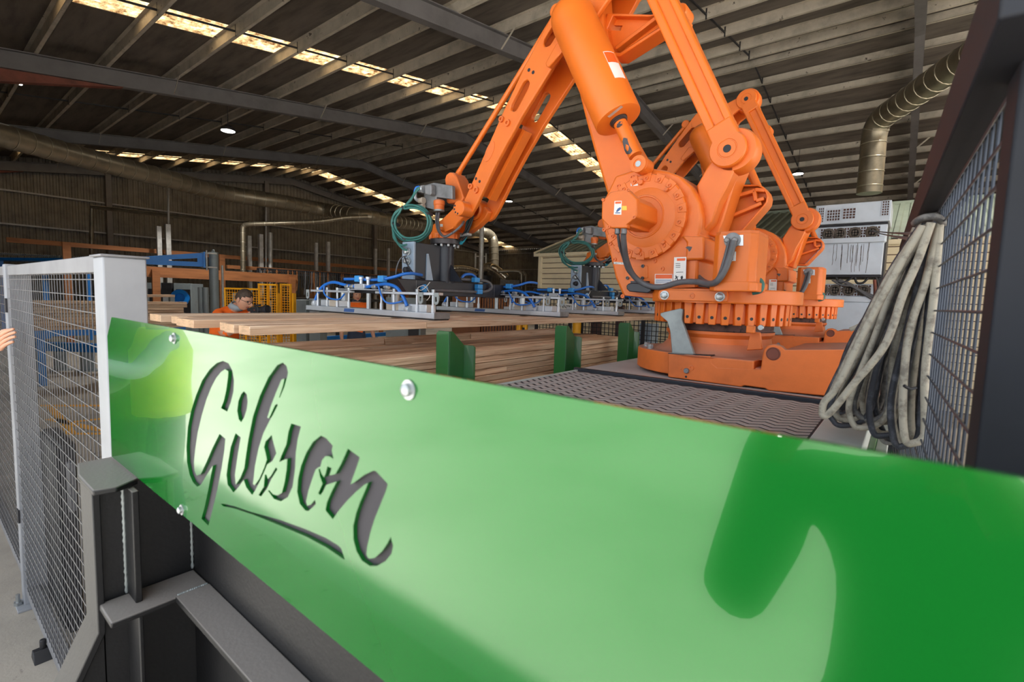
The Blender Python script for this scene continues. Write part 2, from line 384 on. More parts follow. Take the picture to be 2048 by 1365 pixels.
# bridging straps between purlins, one run mid-bay
for x in (-24, -17.2, -10.3, -3.55, 3.2):
    b = B()
    for ps in (PN, PF):
        for ya, yb in zip(ps[:-1], ps[1:]):
            b.bar((x-.06, ya, zr(ya)+.22), (x-.06, yb, zr(yb)+.22), .03, .03)
            b.bar((x-.06, yb, zr(yb)+.13), (x-.06, yb, zr(yb)+.36), .03, .012, (0, 1, 0))
    b.build('bridging', M['darksteel'], ceil, smooth=0)
# corrugated walls
def corr(name, m, along, a0, a1, fixed, z0, z1, pitch=.19, d=.03, ztop=None, label=None):
    b = B(); n = int((a1-a0)/pitch); prof = []
    for i in range(n+1):
        a = a0+pitch*i
        prof += [(a, 0), (a+pitch*.35, 0), (a+pitch*.45, d), (a+pitch*.9, d)]
    prof = [p for p in prof if p[0] <= a1]
    k = len(prof); vs = []
    for top in (0, 1):
        for a, o in prof:
            z = z1 if top else z0
            if top and ztop: z = ztop(a)
            vs.append((fixed+o, a, z) if along == 'y' else (a, fixed+o, z))
    b._add(vs, [(i, i+1, k+i+1, k+i) for i in range(k-1)])
    o = b.build(name, m, smooth=0)
    return struct(o, label)
wl_ = corr('wall_left', M['clad_dark'], 'y', YF, YB, XL, 0, 6, ztop=lambda y: zr(y)+.36, label='dark corrugated gable wall with steel girts')
wb_ = corr('wall_back', M['clad_dark'], 'x', XL, XR_, YB, 0, zr(YB)+.36, label='dark corrugated back wall of the hall')
wr_ = corr('wall_right', M['clad_dark'], 'y', 17, YB, XR_, 0, 6, ztop=lambda y: zr(y)+.36, label='corrugated wall at the far side of the hall')
corr('wall_right_header', M['clad_dark'], 'y', YF, 17, XR_, 5.2, 6, ztop=lambda y: zr(y)+.36, label='corrugated wall above the open side doorway')
struct(B().box(XR_+.3, 70, YF-.1, 70, -.17, -.02).build('floor_outside', M['yard'], smooth=0), 'pale sunlit concrete yard beside the hall')
for z in (1.3, 2.6, 3.92, 5.2):
    B().box(XL+.03, XL+.1, YF, YB, z, z+.06).build('girt', M['girt'], wl_, smooth=0)
    B().box(XL, XR_, YB-.1, YB-.03, z, z+.06).build('girt', M['girt'], wb_, smooth=0)
for y in (5.9, 12.6, 19.5, 26): B().box(XL+.1, XL+.32, y-.1, y+.1, 0, zr(y)-.1).build('wind_column', M['rafter'], wl_, smooth=0)
# front wall with the wide open doorway behind the camera
DL, DR, DH = -5.6, 9.3, 5.25
wf = B().box(XL, DL, YF-.06, YF, 0, zr(YF)+.36).box(DR, XR_, YF-.06, YF, 0, zr(YF)+.36).box(DL, DR, YF-.06, YF, DH, zr(YF)+.36)
struct(wf.build('wall_front', M['clad_dark'], smooth=0), 'front wall around the open vehicle doorway')
# ---------------------------------------------------------------- grey mesh gate at the left
def wires(b, u0, u1, z0, z1, pu, pz, fn, r=.0015, n=5, which=2):
    """square welded mesh: fn(u, z, side) gives the point"""
    k = int((u1-u0)/pu)
    for i in range(1, k+1 if which != 1 else 0):
        u = u0+pu*i
        b.tube([fn(u, z0, 0), fn(u, z1, 0)], r, n)
    k = int((z1-z0)/pz)
    for i in range(1, k+1 if which != 0 else 0):
        z = z0+pz*i
        b.tube([fn(u0, z, 1), fn(u1, z, 1)], r, n)
GY = .337
g = thing('mesh_gate_panel', 'light grey welded mesh gate panel at the left, next to the green sign', 'fence', (-2.6, GY, 0))
B().box(-1.735, -1.634, GY, .432, .06, 1.775).build('post', M['gate'], g, bevel=.004)
B().box(-1.745, -1.626, GY-.006, .438, 1.775, 1.781).build('post_cap', M['gate_dusty'], g, bevel=.002)
B().box(-3.50, -1.735, GY+.01, .40, 1.735, 1.782).build('top_rail', M['gate_dusty'], g, bevel=.003)
B().box(-3.50, -1.735, GY+.01, .40, .06, .10).build('bottom_rail', M['gate_dusty'], g, bevel=.003)
B().box(-3.56, -3.49, GY, .432, 0.01, 1.79).build('post', M['gate'], g, bevel=.004)
B().box(-3.58, -3.44, GY-.03, .46, 0, .012).build('base_plate', M['gate'], g, bevel=.002)
B().box(-3.5245, -3.488, GY-.004, GY+.003, 1.55, 1.62).build('hinge_slot', M['ink'], g)
B().box(-3.5245, -3.488, GY-.004, GY+.003, .46, .53).build('hinge_slot', M['ink'], g)
ab = B().cyl((-3.52, GY-.02, .012), (-3.52, GY-.02, .07), .009, 8).cyl((-3.52, GY-.02, .012), (-3.52, GY-.02, .028), .018, 6)
ab.build('anchor_bolt', M['bolt'], g)
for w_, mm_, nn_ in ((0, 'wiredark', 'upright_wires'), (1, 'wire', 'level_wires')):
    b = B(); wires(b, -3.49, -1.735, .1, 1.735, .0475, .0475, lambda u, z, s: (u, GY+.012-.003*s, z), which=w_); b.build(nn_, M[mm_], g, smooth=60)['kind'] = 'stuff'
g2 = thing('mesh_fence_panel', 'grey mesh fence panel cut off by the left edge, beyond the gate', 'fence', (-4.6, GY, 0))
B().box(-5.6, -3.57, GY+.01, .40, 1.735, 1.782).build('top_rail', M['gate_dusty'], g2, bevel=.003)
B().box(-5.6, -3.57, GY+.01, .40, .12, .16).build('bottom_rail', M['gate_dusty'], g2, bevel=.003)
B().box(-5.66, -5.6, GY, .43, 0, 1.79).build('post', M['gate'], g2, bevel=.003)
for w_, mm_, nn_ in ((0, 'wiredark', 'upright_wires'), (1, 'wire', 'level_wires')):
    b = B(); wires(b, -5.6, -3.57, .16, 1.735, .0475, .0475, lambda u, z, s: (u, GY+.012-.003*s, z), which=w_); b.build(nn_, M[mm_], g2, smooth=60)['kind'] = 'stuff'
# hold-down foot under the gate, black bollard behind it
ft = B().prism([(-2.99, 0), (-2.90, 0), (-2.925, .05), (-2.955, .05)], 'y', .30, .37).cyl((-2.94, .335, .05), (-2.94, .335, .09), .012, 8)
tag(ft.build('floor_stop', M['darksteel'], bevel=.003), 'small dark metal floor stop on the concrete under the gate', 'stop')
bo = thing('rubber_bumper', 'black ribbed rubber bumper slab standing on the floor behind the mesh gate', 'bumper', (-3.28, .43, 0))
for i in range(9): B().box(-3.475+.046*i, -3.45+.046*i, .43, .445, .02, .93).build('rib', M['black'], bo, bevel=.003)
B().box(-3.48, -3.06, .445, .50, 0, .94).build('core', M['darksteel'], bo, bevel=.004)
B().box(-3.06, -3.02, .46, .49, .62, .86).build('bracket', M['greycable'], bo, bevel=.003)

# ---------------------------------------------------------------- black steel machine frame under the sign
fr = thing('welded_stand', 'black painted welded steel frame with dusty ledges under the green sign', 'frame', (-.2, .39, 0))
B().box(-1.22, 1.2, .392, .40, .55, 1.36).build('web_plate', M['blacksteel'], fr)
B().box(-1.13, 1.2, .328, .392, 1.052, 1.065).build('ledge', M['blacksteel'], fr, bevel=.002)
B().box(-1.22, -1.128, .222, .392, 1.05, 1.062).build('shelf_plate', M['blacksteel'], fr, bevel=.003)
B().prism([(.228, .5), (.40, .5), (.40, 1.30), (.228, 1.30)], 'x', -1.236, -1.222).build('gusset', M['blacksteel'], fr, bevel=.002)
B().box(-1.222, -1.165, .270, .282, 1.062, 1.294).build('stiffener', M['blacksteel'], fr, bevel=.002)
B().box(-1.222, -1.14, .268, .276, .5, 1.05).build('stiffener', M['blacksteel'], fr, bevel=.002)
B().prism([(.218, 1.30), (.231, 1.30), (.231, 1.0), (.175, .88), (.12, .76), (.12, .5), (.107, .5), (.107, .765), (.163, .885), (.218, 1.004)], 'x', -1.31, -1.212).build('front_flange', M['blacksteel'], fr, bevel=.002)
B().prism([(.231, 1.0), (.175, .88), (.12, .76), (.12, .5), (.231, .5)], 'x', -1.236, -1.222).build('gusset', M['blacksteel'], fr)
B().prism([(-1.312, .215), (-1.186, .215), (-1.176, .25), (-1.20, .29), (-1.40, .29), (-1.40, .23)], 'z', 1.296, 1.308).build('cap_plate', M['blacksteel'], fr, bevel=.003)
wl = B(); rr = random.Random(3)
def weld(p, q, r):
    p, q = Vector(p), Vector(q); n = 34
    wl.tube([p+(q-p)*i/n for i in range(n+1)], [r*(1 if i % 2 else .62)*rr.uniform(.85, 1.2) for i in range(n+1)], 6)
weld((-1.219, .268, 1.064), (-1.219, .268, 1.292), .0038)
weld((-1.219, .389, 1.066), (-1.219, .389, 1.30), .0035)
weld((-1.219, .29, 1.063), (-1.168, .275, 1.063), .003)
weld((-1.13, .388, 1.066), (-1.13, .332, 1.066), .0025)
wl.build('weld_bead', M['zinc'], fr, smooth=60)
for x in (-.4, .5): B().box(x-.05, x+.05, .40, .5, 0, 1.05).build('leg', M['blacksteel'], fr)
B().box(-1.236, -1.13, .231, .40, 0, .5).build('leg', M['blacksteel'], fr)

# ---------------------------------------------------------------- green sign with the cut-out name
SY = .287
def c6(pts): return [(350+x/3.5926, 700+y/3.5926) for x, y in pts]
def c7(pts): return [(560+x/3.7926, 800+y/3.7926) for x, y in pts]
def sgn(pts):
    out = []
    for x, y in pts:
        p = P(x, y, Y=SY); out.append((p.x, p.z))
    return out
LET = [
 c6([(375,445),(330,420),(350,370),(368,290),(380,200),(383,155),(360,140),(330,160),(295,205),(262,268),(225,360),(190,480),(162,600),(145,720),(136,810),(140,870),(155,905),(185,895),(225,810),(270,705),(320,605),(362,640),(355,720),(335,850),(303,1010),(270,1150),(240,1265),(190,1215),(215,1120),(240,1000),(260,890),(272,832),(225,905),(185,972),(160,985),(130,955),(105,900),(86,810),(82,700),(92,560),(115,440),(150,330),(195,220),(250,140),(300,95),(345,80),(385,98),(412,150),(424,220),(420,300),(400,380)]),
 c6([(495,298),(515,320),(522,370),(515,430),(495,490),(475,522),(458,500),(447,440),(455,370),(475,320)]),
 c6([(435,600),(472,630),(450,760),(430,900),(436,972),(470,920),(498,850),(510,760),(528,640),(560,480),(610,330),(670,200),(735,110),(775,92),(802,118),(812,165),(803,205),(785,270),(752,348),(748,343),(775,260),(787,207),(765,215),(725,310),(690,400),(662,490),(676,492),(718,400),(733,388),(738,400),(705,465),(680,510),(635,600),(600,710),(575,830),(560,965),(572,975),(605,930),(640,850),(660,790),(650,740),(640,700),(650,660),(695,612),(702,650),(728,745),(700,800),(662,825),(640,880),(610,945),(577,1010),(555,1045),(512,990),(493,935),(455,990),(420,1028),(378,970),(370,900),(380,820),(400,700)]),
 c6([(725,845),(736,860),(692,930),(660,1000),(618,1055),(600,1045),(638,985),(645,900),(655,895),(668,930),(690,905)]),
 c6([(835,530),(905,552),(882,640),(868,740),(862,860),(845,985),(810,1060),(760,1090),(710,1072),(668,1014),(676,1008),(705,1040),(738,1048),(768,1028),(788,950),(802,860),(806,785),(785,790),(748,808),(765,760),(800,680),(815,590)]),
 c7([(310,272),(350,292),(400,350),(392,385),(406,450),(375,430),(345,428),(318,460),(306,508),(288,516),(270,530),(245,600),(215,690),(198,770),(205,806),(235,795),(265,760),(272,790),(250,815),(215,845),(190,840),(150,790),(130,700),(137,600),(160,500),(200,400),(250,320)]),
 c7([(515,372),(605,437),(585,500),(545,610),(535,642),(560,630),(640,570),(710,538),(730,545),(818,640),(800,700),(760,800),(715,910),(685,1010),(660,1120),(655,1180),(675,1208),(720,1200),(775,1150),(815,1090),(840,1040),(858,1110),(845,1170),(800,1225),(735,1262),(680,1262),(620,1220),(580,1150),(557,1060),(555,960),(578,860),(610,770),(650,680),(668,630),(640,645),(580,695),(510,765),(450,835),(400,908),(345,840),(355,780),(390,700),(430,620),(350,647),(325,700),(306,725),(290,712),(322,638),(302,580),(292,527),(303,524),(314,560),(333,590),(346,560),(360,505),(392,520),(375,575),(420,565),(462,490)]),
 [(441.8,1008.4),(447.4,1008.4),(470,1013.2),(500.3,1024),(560,1040.5),(612.7,1059.7),(652,1076.9),(676,1091.4),(682.6,1098),(689.7,1120.4),(686.5,1119),(652,1095.3),(612.7,1074.2),(560,1051.8),(531,1040),(506,1030),(467,1017.4),(446,1013.2)],
]
sg = thing('green_sign', 'long glossy green steel sign plate with cut-out script lettering, in front', 'sign', (-.2, SY, 1.31))
holes = [sgn(l) for l in LET]
B().prism([(-1.337, 1.632), (-1.378, 1.588), (-1.384, 1.312), (1.15, 1.312), (1.15, 1.632)], 'y', SY, SY+.0048, holes).build('sign_plate', M['signgreen'], sg, smooth=20)
B().prism([(-1.15, 1.325), (-.2, 1.325), (-.2, 1.61), (-1.15, 1.61)], 'y', SY+.0052, SY+.0072).build('letter_backing', M['letterback'], sg, label='flat grey backing showing through the cut-out letters')
for (x, y, r) in ((818, 780, .0098), (349, 677, .0062*1.6), (364, 1020, .0095)):
    p = P(x, y, Y=SY)
    B().cyl((p.x, SY-.0015, p.z), (p.x, SY+.001, p.z), r*.95, 16).lathe([(r*.62, 0), (r*.6, .004), (r*.4, .0055), (0, .006)], (p.x, SY-.0015, p.z), (0, -1, 0), 14).build('sign_bolt', M['bolt'], sg)
for x in (-1.1, .3, 1.0): B().box(x-.02, x+.02, SY+.012, .391, 1.34, 1.358).build('stand_off', M['blacksteel'], sg)

# ---------------------------------------------------------------- dark mesh fence on the right
FA = .0351; FD = Vector((-math.sin(FA), math.cos(FA), 0)); FN = Vector((-math.cos(FA), -math.sin(FA), 0)); F0 = Vector((.062, 1.335, 0))
def fp(u, z, off=0): return F0+FD*(u-1.335)+FN*off+Vector((0, 0, z))
rf = thing('machine_guard_fence', 'tall dark framed wire mesh guard fence at the right edge', 'fence', fp(2, 0))
def fbox(b, u0, u1, o0, o1, z0, z1):
    return b._add([fp(u, z, o) for z in (z0, z1) for o in (o0, o1) for u in (u0, u1)],
                  [(0, 2, 3, 1), (4, 5, 7, 6), (0, 1, 5, 4), (2, 6, 7, 3), (0, 4, 6, 2), (1, 3, 7, 5)])
fbox(B(), .73, .80, -.06, .012, 0, 2.2).build('post', M['fence_dark'], rf, bevel=.003)
fbox(B(), 3.5, 3.57, -.06, .02, 0, 2.06).build('post', M['fence_dark'], rf, bevel=.003)
fbox(B(), .62, 3.56, -.035, .045, 1.957, 2.06).build('top_rail', M['fence_dark'], rf, bevel=.003)
fbox(B(), .80, 3.5, -.04, .02, .12, .2).build('bottom_rail', M['fence_dark'], rf, bevel=.003)
b = B(); wires(b, .8, 3.5, .2, 1.957, .05, .05, lambda u, z, s: fp(u, z, .003+.005*s), .0021)
b.build('wire_mesh', M['darkwire'], rf, smooth=60)['kind'] = 'stuff'

# ---------------------------------------------------------------- robot platform
PZ = 1.3
pf = thing('robot_platform', 'raised steel machine platform with patterned tread deck carrying both orange robots', 'platform', (-.8, 4, 0))
B().box(-1.44, -.16, .95, 2.42, PZ-.02, PZ-.006).build('tread_deck', M['groove'], pf)
tb = B()
# pressed tread: staggered parallelogram lands separated by narrow grooves
px_, py_ = .036, .048
ny = int((2.40-.96)/py_); nx = int((1.42-.17)/px_)
for j in range(ny):
    y0 = .96+py_*j
    for i in range(nx):
        x0 = -1.435+px_*i; s = .026 if i % 2 else -.026
        vs = []
        for z, k in ((PZ-.006, 0), (PZ-.0046, .0006)):
            vs += [(x0, y0+k-s/2, z), (x0+px_, y0+k+s/2, z), (x0+px_, y0+py_-.019-k+s/2, z), (x0, y0+py_-.019-k-s/2, z)]
        tb._add(vs, [(4, 5, 6, 7), (0, 1, 5, 4), (1, 2, 6, 5), (2, 3, 7, 6), (3, 0, 4, 7)])
tb.build('tread_pattern', M['tread'], pf, smooth=0)['kind'] = 'stuff'
B().box(-1.455, -1.44, .95, 2.42, PZ-.12, PZ).build('edge_strip', M['greyprofile'], pf)
B().box(-1.47, -.06, 2.44, 7.2, PZ-.03, PZ).build('robot_plate', M['plate'], pf, bevel=.002)
B().box(-1.47, -.06, 2.415, 2.44, PZ-.03, PZ+.012).build('kerb_bar', M['charcoal'], pf, bevel=.004)
B().box(-1.4, -.2, .97, 7.1, PZ-.32, PZ-.03).build('deck_frame', M['charcoal'], pf, bevel=.004)
for x in (-1.3, -.3):
    for y in (1.1, 3.9, 6.9): B().box(x-.06, x+.06, y-.06, y+.06, 0, PZ-.32).build('leg', M['charcoal'], pf)
# grey channel kerb under the hanging cables
kb = B().box(-.182, -.062, 1.15, 2.40, PZ-.03, PZ+.04)
kb.build('side_profile', M['greyprofile'], pf, bevel=.003)
B().box(-.062, -.045, 1.15, 2.40, PZ-.1, PZ-.03).build('side_channel', M['greenpost'], pf, bevel=.002)
B().box(-.045, -.015, 1.2, 2.40, PZ-.12, PZ-.05).build('cable_tray', M['greyprofile'], pf, bevel=.002)

# ---------------------------------------------------------------- bundle of hoses hung on the fence
def cabmat(name, a, b_, f0):
    m = N(name); nz = m.n('TexNoise', Scale=34, Detail=6, Roughness=.7); m.l(m.coord(), nz.inputs['Vector'])
    m.l(m.ramp(nz.outputs['Fac'], [(f0, rgb(a)), (f0+.16, rgb(b_))]), m.b.inputs['Base Color']); m.b.inputs['Roughness'].default_value = .6
    m.bump(nz.outputs['Fac'], .3, .003); return m.m
CM = [cabmat('dirty_cream_cable', (128, 120, 108), (176, 168, 152), .36), cabmat('dark_grey_cable', (46, 47, 54), (84, 86, 94), .5), cabmat('mid_grey_cable', (88, 86, 86), (132, 128, 124), .42)]
hc = thing('cable_bundle', 'thick bundle of dirty grey cables hung in loops on the dark mesh fence', 'cable', P(1800, 700, Y=1.6)*1)
def cable(pts, Y0, k, r=.0105, dy=0):
    n = len(pts); out = []
    for i, q in enumerate(pts):
        out.append(P(q[0], q[1], Y=(q[2] if len(q) > 2 else Y0)))
    return B().tube(smoothpath(out, 7), r, 10).build('cable', CM[k], hc, smooth=80)
rc = random.Random(21)
def strand(tx, lx, ly, bx, by, rx, ry, Y0, k, r):
    """one loop: from the tie down the left, round the bottom, back up the right"""
    jj = lambda a: rc.uniform(-a, a)
    m1 = (tx+(lx-tx)*.36+jj(7), 452+(ly-452)*.30+jj(8)); m2 = (tx+(lx-tx)*.72+jj(9), 452+(ly-452)*.66+jj(10))
    m3 = (tx+(rx-tx)*.45+jj(9), 452+(ry-452)*.36+jj(10)); m4 = (tx+(rx-tx)*.85+jj(8), 452+(ry-452)*.72+jj(10))
    cable([(tx, 448), m1, m2, (lx, ly), ((lx+bx)/2-8, by-8), (bx, by), ((bx+rx)/2+6, by-10), (rx, ry), m4, m3, (tx+rc.uniform(-6, 12), 450)], Y0, k, r*.74)
for a in ((1846,1652,812,1672,838,1716,800,1.62,0,.0098), (1850,1662,806,1690,852,1748,800,1.56,1,.0092), (1856,1676,800,1706,846,1766,790,1.66,2,.0090),
          (1842,1668,790,1684,834,1736,770,1.72,1,.0086), (1860,1700,800,1728,856,1780,810,1.54,0,.0102), (1854,1690,780,1720,842,1790,800,1.70,1,.0088),
          (1866,1740,800,1768,872,1806,820,1.52,1,.0098), (1870,1752,790,1790,884,1830,830,1.58,2,.0090), (1874,1782,800,1812,892,1840,850,1.50,1,.0100),
          (1878,1806,790,1830,886,1850,850,1.48,0,.0112), (1880,1790,770,1818,868,1846,820,1.62,2,.0090), (1872,1726,770,1756,846,1812,790,1.60,0,.0100),
          (1884,1816,760,1834,862,1860,800,1.66,1,.0090), (1848,1712,760,1744,838,1796,770,1.78,1,.0086), (1862,1766,760,1800,846,1838,780,1.72,2,.0088),
          (1888,1838,720,1846,820,1868,740,1.70,1,.0088), (1840,1656,800,1700,842,1800,800,1.80,2,.0084)):
    strand(*a)
    if rc.random() < .8:
        b_ = list(a); b_[1] += rc.uniform(-6, 22); b_[3] += rc.uniform(4, 26); b_[4] -= rc.uniform(2, 16); b_[5] += rc.uniform(-10, 14); b_[7] += rc.uniform(-.03, .06); b_[8] = rc.choice((0, 1, 1, 2)); strand(*b_)
cable([(1862,446),(1836,520),(1806,590),(1770,690),(1706,770),(1664,822),(1646,832),(1648,806),(1676,770),(1740,640),(1800,530),(1846,452)], 1.46, 0, .0085)
cable([(1812,498),(1778,560),(1748,610),(1700,690),(1675,760),(1655,812)], 1.84, 1, .0085)
cable([(1700,660),(1730,645),(1756,615),(1776,570),(1800,520),(1830,456)], 1.9, 0, .007)
# the tie round the top and the tail end clip
b = B(); t = P(1862, 452, Y=1.52)
b.tube(smoothpath([P(1830, 446, Y=1.50), P(1846, 436, Y=1.46), P(1872, 434, Y=1.46), P(1890, 446, Y=1.50), P(1900, 430, Y=1.66), P(1862, 430, Y=1.72), P(1836, 440, Y=1.66)], 5, True), .008, 8, True)
b.build('tie_loop', CM[2], hc, smooth=80)
B().tube(smoothpath([P(1808, 772, Y=1.43), P(1820, 778, Y=1.44), P(1832, 776, Y=1.45)], 4), .0035, 8).build('clip', M['ink'], hc)
B().tube([P(1892, 448, Y=1.5), P(1930, 424, Y=1.45)], .0018, 6).build('tie_wire', M['wire'], hc)
# ---------------------------------------------------------------- palletising robot (built once, copied for the second)
RX2 = Vector((-.03, 2.5, 0))           # where the second robot stands, from the first
RB = Vector((-.82, 2.9, PZ))
rb = thing('palletising_robot', 'large orange industrial robot arm in front, nearer of the two', 'robot', RB, 'orange robots on the platform')
OR, OW = M['orange'], M['orange2']
def q1(pts, Y):
    out = []
    for t in pts:
        if len(t) == 3:                 # point seen on the second robot
            p = P(t[0], t[1], Y=Y+RX2.y); out.append((p.x-RX2.x, p.z))
        else:
            p = P(t[0], t[1], Y=Y); out.append((p.x, p.z))
    return out
def cA(pts): return [(1150+x/4.096, 300+y/4.096) for x, y in pts]       # coordinates read off enlargements of the photo
def cB(pts): return [(1380+x/5.6867, 240+y/5.6867) for x, y in pts]
def cC(pts): return [(870+x/4.875, 200+y/4.875) for x, y in pts]
def cD(pts): return [(1050+x/5.689, y/5.689) for x, y in pts]
def cE(pts): return [(1300+x/5.689, 170+y/5.689, 2) for x, y in pts]
def cF(pts): return [(760+x/5.6875, 360+y/5.6875) for x, y in pts]
def cG(pts): return [(1250+x/4.096, 580+y/4.096) for x, y in pts]
def c2(pt, Y): a = q1([pt], Y)[0]; return Vector((a[0], Y, a[1]))
def radius(c, e, Y): return (c2(c, Y)-c2(e, Y)).length
def ybolt(b, p, r=.011, h=.012):
    b.lathe([(r, 0), (r, h*.6), (r*.82, h)], p, (0, -1, 0), 12); b.lathe([(r*.45, 0), (r*.42, .001)], Vector(p)+Vector((0, -h, 0)), (0, -1, 0), 6)
def boss(b, p, r=.014, h=.006): b.lathe([(r*1.25, 0), (r*1.2, h), (r*.6, h), (r*.5, h*.2), (0, h*.2)], p, (0, -1, 0), 14)
# --- base casting on the plate
def cl(pts, Y=2.545): return [(x, max(z, PZ+.0015)) for x, z in q1(pts, Y)]
base = B()
arc = [(-.86+.42*math.cos(a), 2.93+.385*math.sin(a)) for a in [math.pi*.5+math.pi*i/14 for i in range(15)]]
arc = [(x, y) for x, y in arc]
base.prism(arc+[(-.55, 2.548), (-.55, 3.31)], 'z', PZ+.02, PZ+.135)
base.prism([(-.55, 2.56), (-.10, 2.56), (-.10, 3.28), (-.55, 3.28)], 'z', PZ+.02, PZ+.10)
b_o = base.build('base', OW, rb, bevel=.012, seg=3)
fb = B().prism(cl(cG([(350, 525), (705, 545), (712, 600), (760, 640), (1110, 655), (1125, 545), (1140, 490), (1170, 455), (1230, 447), (1280, 465), (1310, 492), (1800, 488), (1790, 885), (1170, 845), (1145, 808), (975, 785), (950, 800), (350, 715)])), 'y', 2.545, 2.60)
fb.build('base_cheek', OW, rb, bevel=.006)
rbk = B().prism(cl(cG([(1310, 492), (1800, 488), (1790, 885), (1240, 850), (1240, 520)]), 2.60), 'y', 2.60, 3.2)
rbk.build('rear_housing', OW, rb, bevel=.01)
p = c2(cG([(1215, 525)])[0], 2.545)
B().lathe([(.031, 0), (.031, .002), (.027, .004), (.025, .001), (0, .001)], p, (0, -1, 0), 22).build('lug_hole', M['rafter_red'], rb)
for bx_, by_, bz_ in ((-1.20, 2.80, .135), (-1.13, 2.69, .135), (-.60, 2.63, .10)):
    B().cyl((bx_, by_, PZ+bz_), (bx_, by_, PZ+bz_+.006), .022, 14).cyl((bx_, by_, PZ+bz_+.006), (bx_, by_, PZ+bz_+.024), .017, 6).build('foundation_bolt', M['bolt'], rb, bevel=.001)
pl = B(); p = c2(cG([(505, 663)])[0], 2.545); ybolt(pl, p, .014, .012); pl.build('plug', M['alloy'], rb)
pl = B(); boss(pl, c2(cG([(543, 640)])[0], 2.545), .011, .004); pl.build('screw_boss', OW, rb)
pl = B(); pl.lathe([(.006, 0), (.006, .001)], c2(cG([(500, 713)])[0], 2.545), (0, -1, 0), 8); pl.build('pin_hole', M['ink'], rb)
# steel stop bracket standing on the base
p0 = P(1372, 710, Y=2.56)
st = B().prism(q1(cG([(390, 525), (568, 525), (468, 245), (478, 160), (455, 152), (295, 190), (292, 208), (350, 258), (372, 330)]), 2.58), 'y', 2.57, 2.60)
st.prism(q1(cG([(385, 525), (575, 535), (575, 522), (385, 512)]), 2.58), 'y', 2.55, 2.68)
st.build('stop_bracket', M['zinc'], rb, bevel=.004)
B().prism(q1(cG([(350, 525), (705, 545), (705, 539), (350, 519)]), 2.545), 'y', 2.55, 2.62).build('shim_plate', M['ink'], rb)
st = B().prism(q1(cG([(1030, 338), (1105, 350), (1125, 490), (995, 497)]), 2.62), 'y', 2.62, 2.645); st.build('stop_tab', OW, rb, bevel=.004)
# --- pedestal, bearing, ribbed ring, turntable
CX, CY = -.83, 2.93
B().lathe([(.40, 1.43), (.34, 1.435), (.30, 1.46), (.275, 1.49), (.27, 1.52), (.285, 1.54), (.285, 1.555)], (CX, CY, 0), n=48).build('pedestal', OW, rb, smooth=30)
B().lathe([(.272, 1.553), (.278, 1.56), (.278, 1.605), (.27, 1.612)], (CX, CY, 0), n=48).build('bearing_ring', M['rust'], rb)
R = .355
ring = B().lathe([(R-.05, 1.597), (R-.02, 1.60), (R-.02, 1.70), (R-.05, 1.705)], (CX, CY, 0), n=64)
for i in range(36):
    a = 2*math.pi*i/36; ca, sa = math.cos(a), math.sin(a); t = Vector((-sa, ca, 0)); o = Vector((ca, sa, 0)); c = Vector((CX, CY, 0))
    vs = []
    for z, k, rad in ((1.594, .019, R+.002), (1.706, .025, R+.004)):
        vs += [c+o*(R-.03)-t*k+Vector((0, 0, z)), c+o*rad-t*k*.85+Vector((0, 0, z)), c+o*rad+t*k*.85+Vector((0, 0, z)), c+o*(R-.03)+t*k+Vector((0, 0, z))]
    ring._add(vs, [(0, 3, 2, 1), (4, 5, 6, 7), (0, 1, 5, 4), (1, 2, 6, 5), (2, 3, 7, 6), (3, 0, 4, 7)])
rg = ring.build('ribbed_ring', OR, rb, bevel=.003)
for i in range(36):
    a = 2*math.pi*i/36; o = Vector((math.cos(a), math.sin(a), 0)); c = Vector((CX, CY, 1.630))+o*(R+.0022)
    if o.y < .35: B().lathe([(.0085, 0), (.0085, .0012)], c, o, 10).build('ring_hole', M['ink'], rg, smooth=0)
tt = B()
tp = [(CX+.405*math.cos(a), CY+.405*math.sin(a)) for a in [2*math.pi*i/32 for i in range(32)]]
tp = [(max(-1.12, min(x, -.43)), max(2.545, y)) for x, y in tp]
tt.prism(tp, 'z', 1.703, 1.775); tto = tt.build('turntable', OR, rb, bevel=.012, seg=3)
fl_ = B().prism(q1(cG([(275, 20), (285, 5), (300, 0), (840, 10), (838, 90), (830, 98), (283, 85), (270, 60)]), 2.538), 'y', 2.535, 2.56); fl_.build('mounting_flange', OR, rb, bevel=.004)
for x in ((325, 45), (778, 57)):
    bb = B(); p = c2(cG([x])[0], 2.535); bb.lathe([(.024, 0), (.024, .004), (.017, .005)], p, (0, -1, 0), 18); bb.lathe([(.0185, .004), (.0185, .016), (.013, .019)], p, (0, -1, 0), 6); bb.build('hex_bolt', M['bolt'], rb)
bb = B(); boss(bb, c2(cG([(548, 50)])[0], 2.535), .012, .003); bb.build('screw_boss', OW, rb)
bb = B().box(-.60, -.565, 2.56, 2.60, 1.565, 1.60); bb.build('cam_tab', OR, rb, bevel=.004)
bb = B(); ybolt(bb, c2(cG([(1114, 310)])[0], 2.56), .014, .012); bb.build('cam_bolt', M['bolt'], rb)
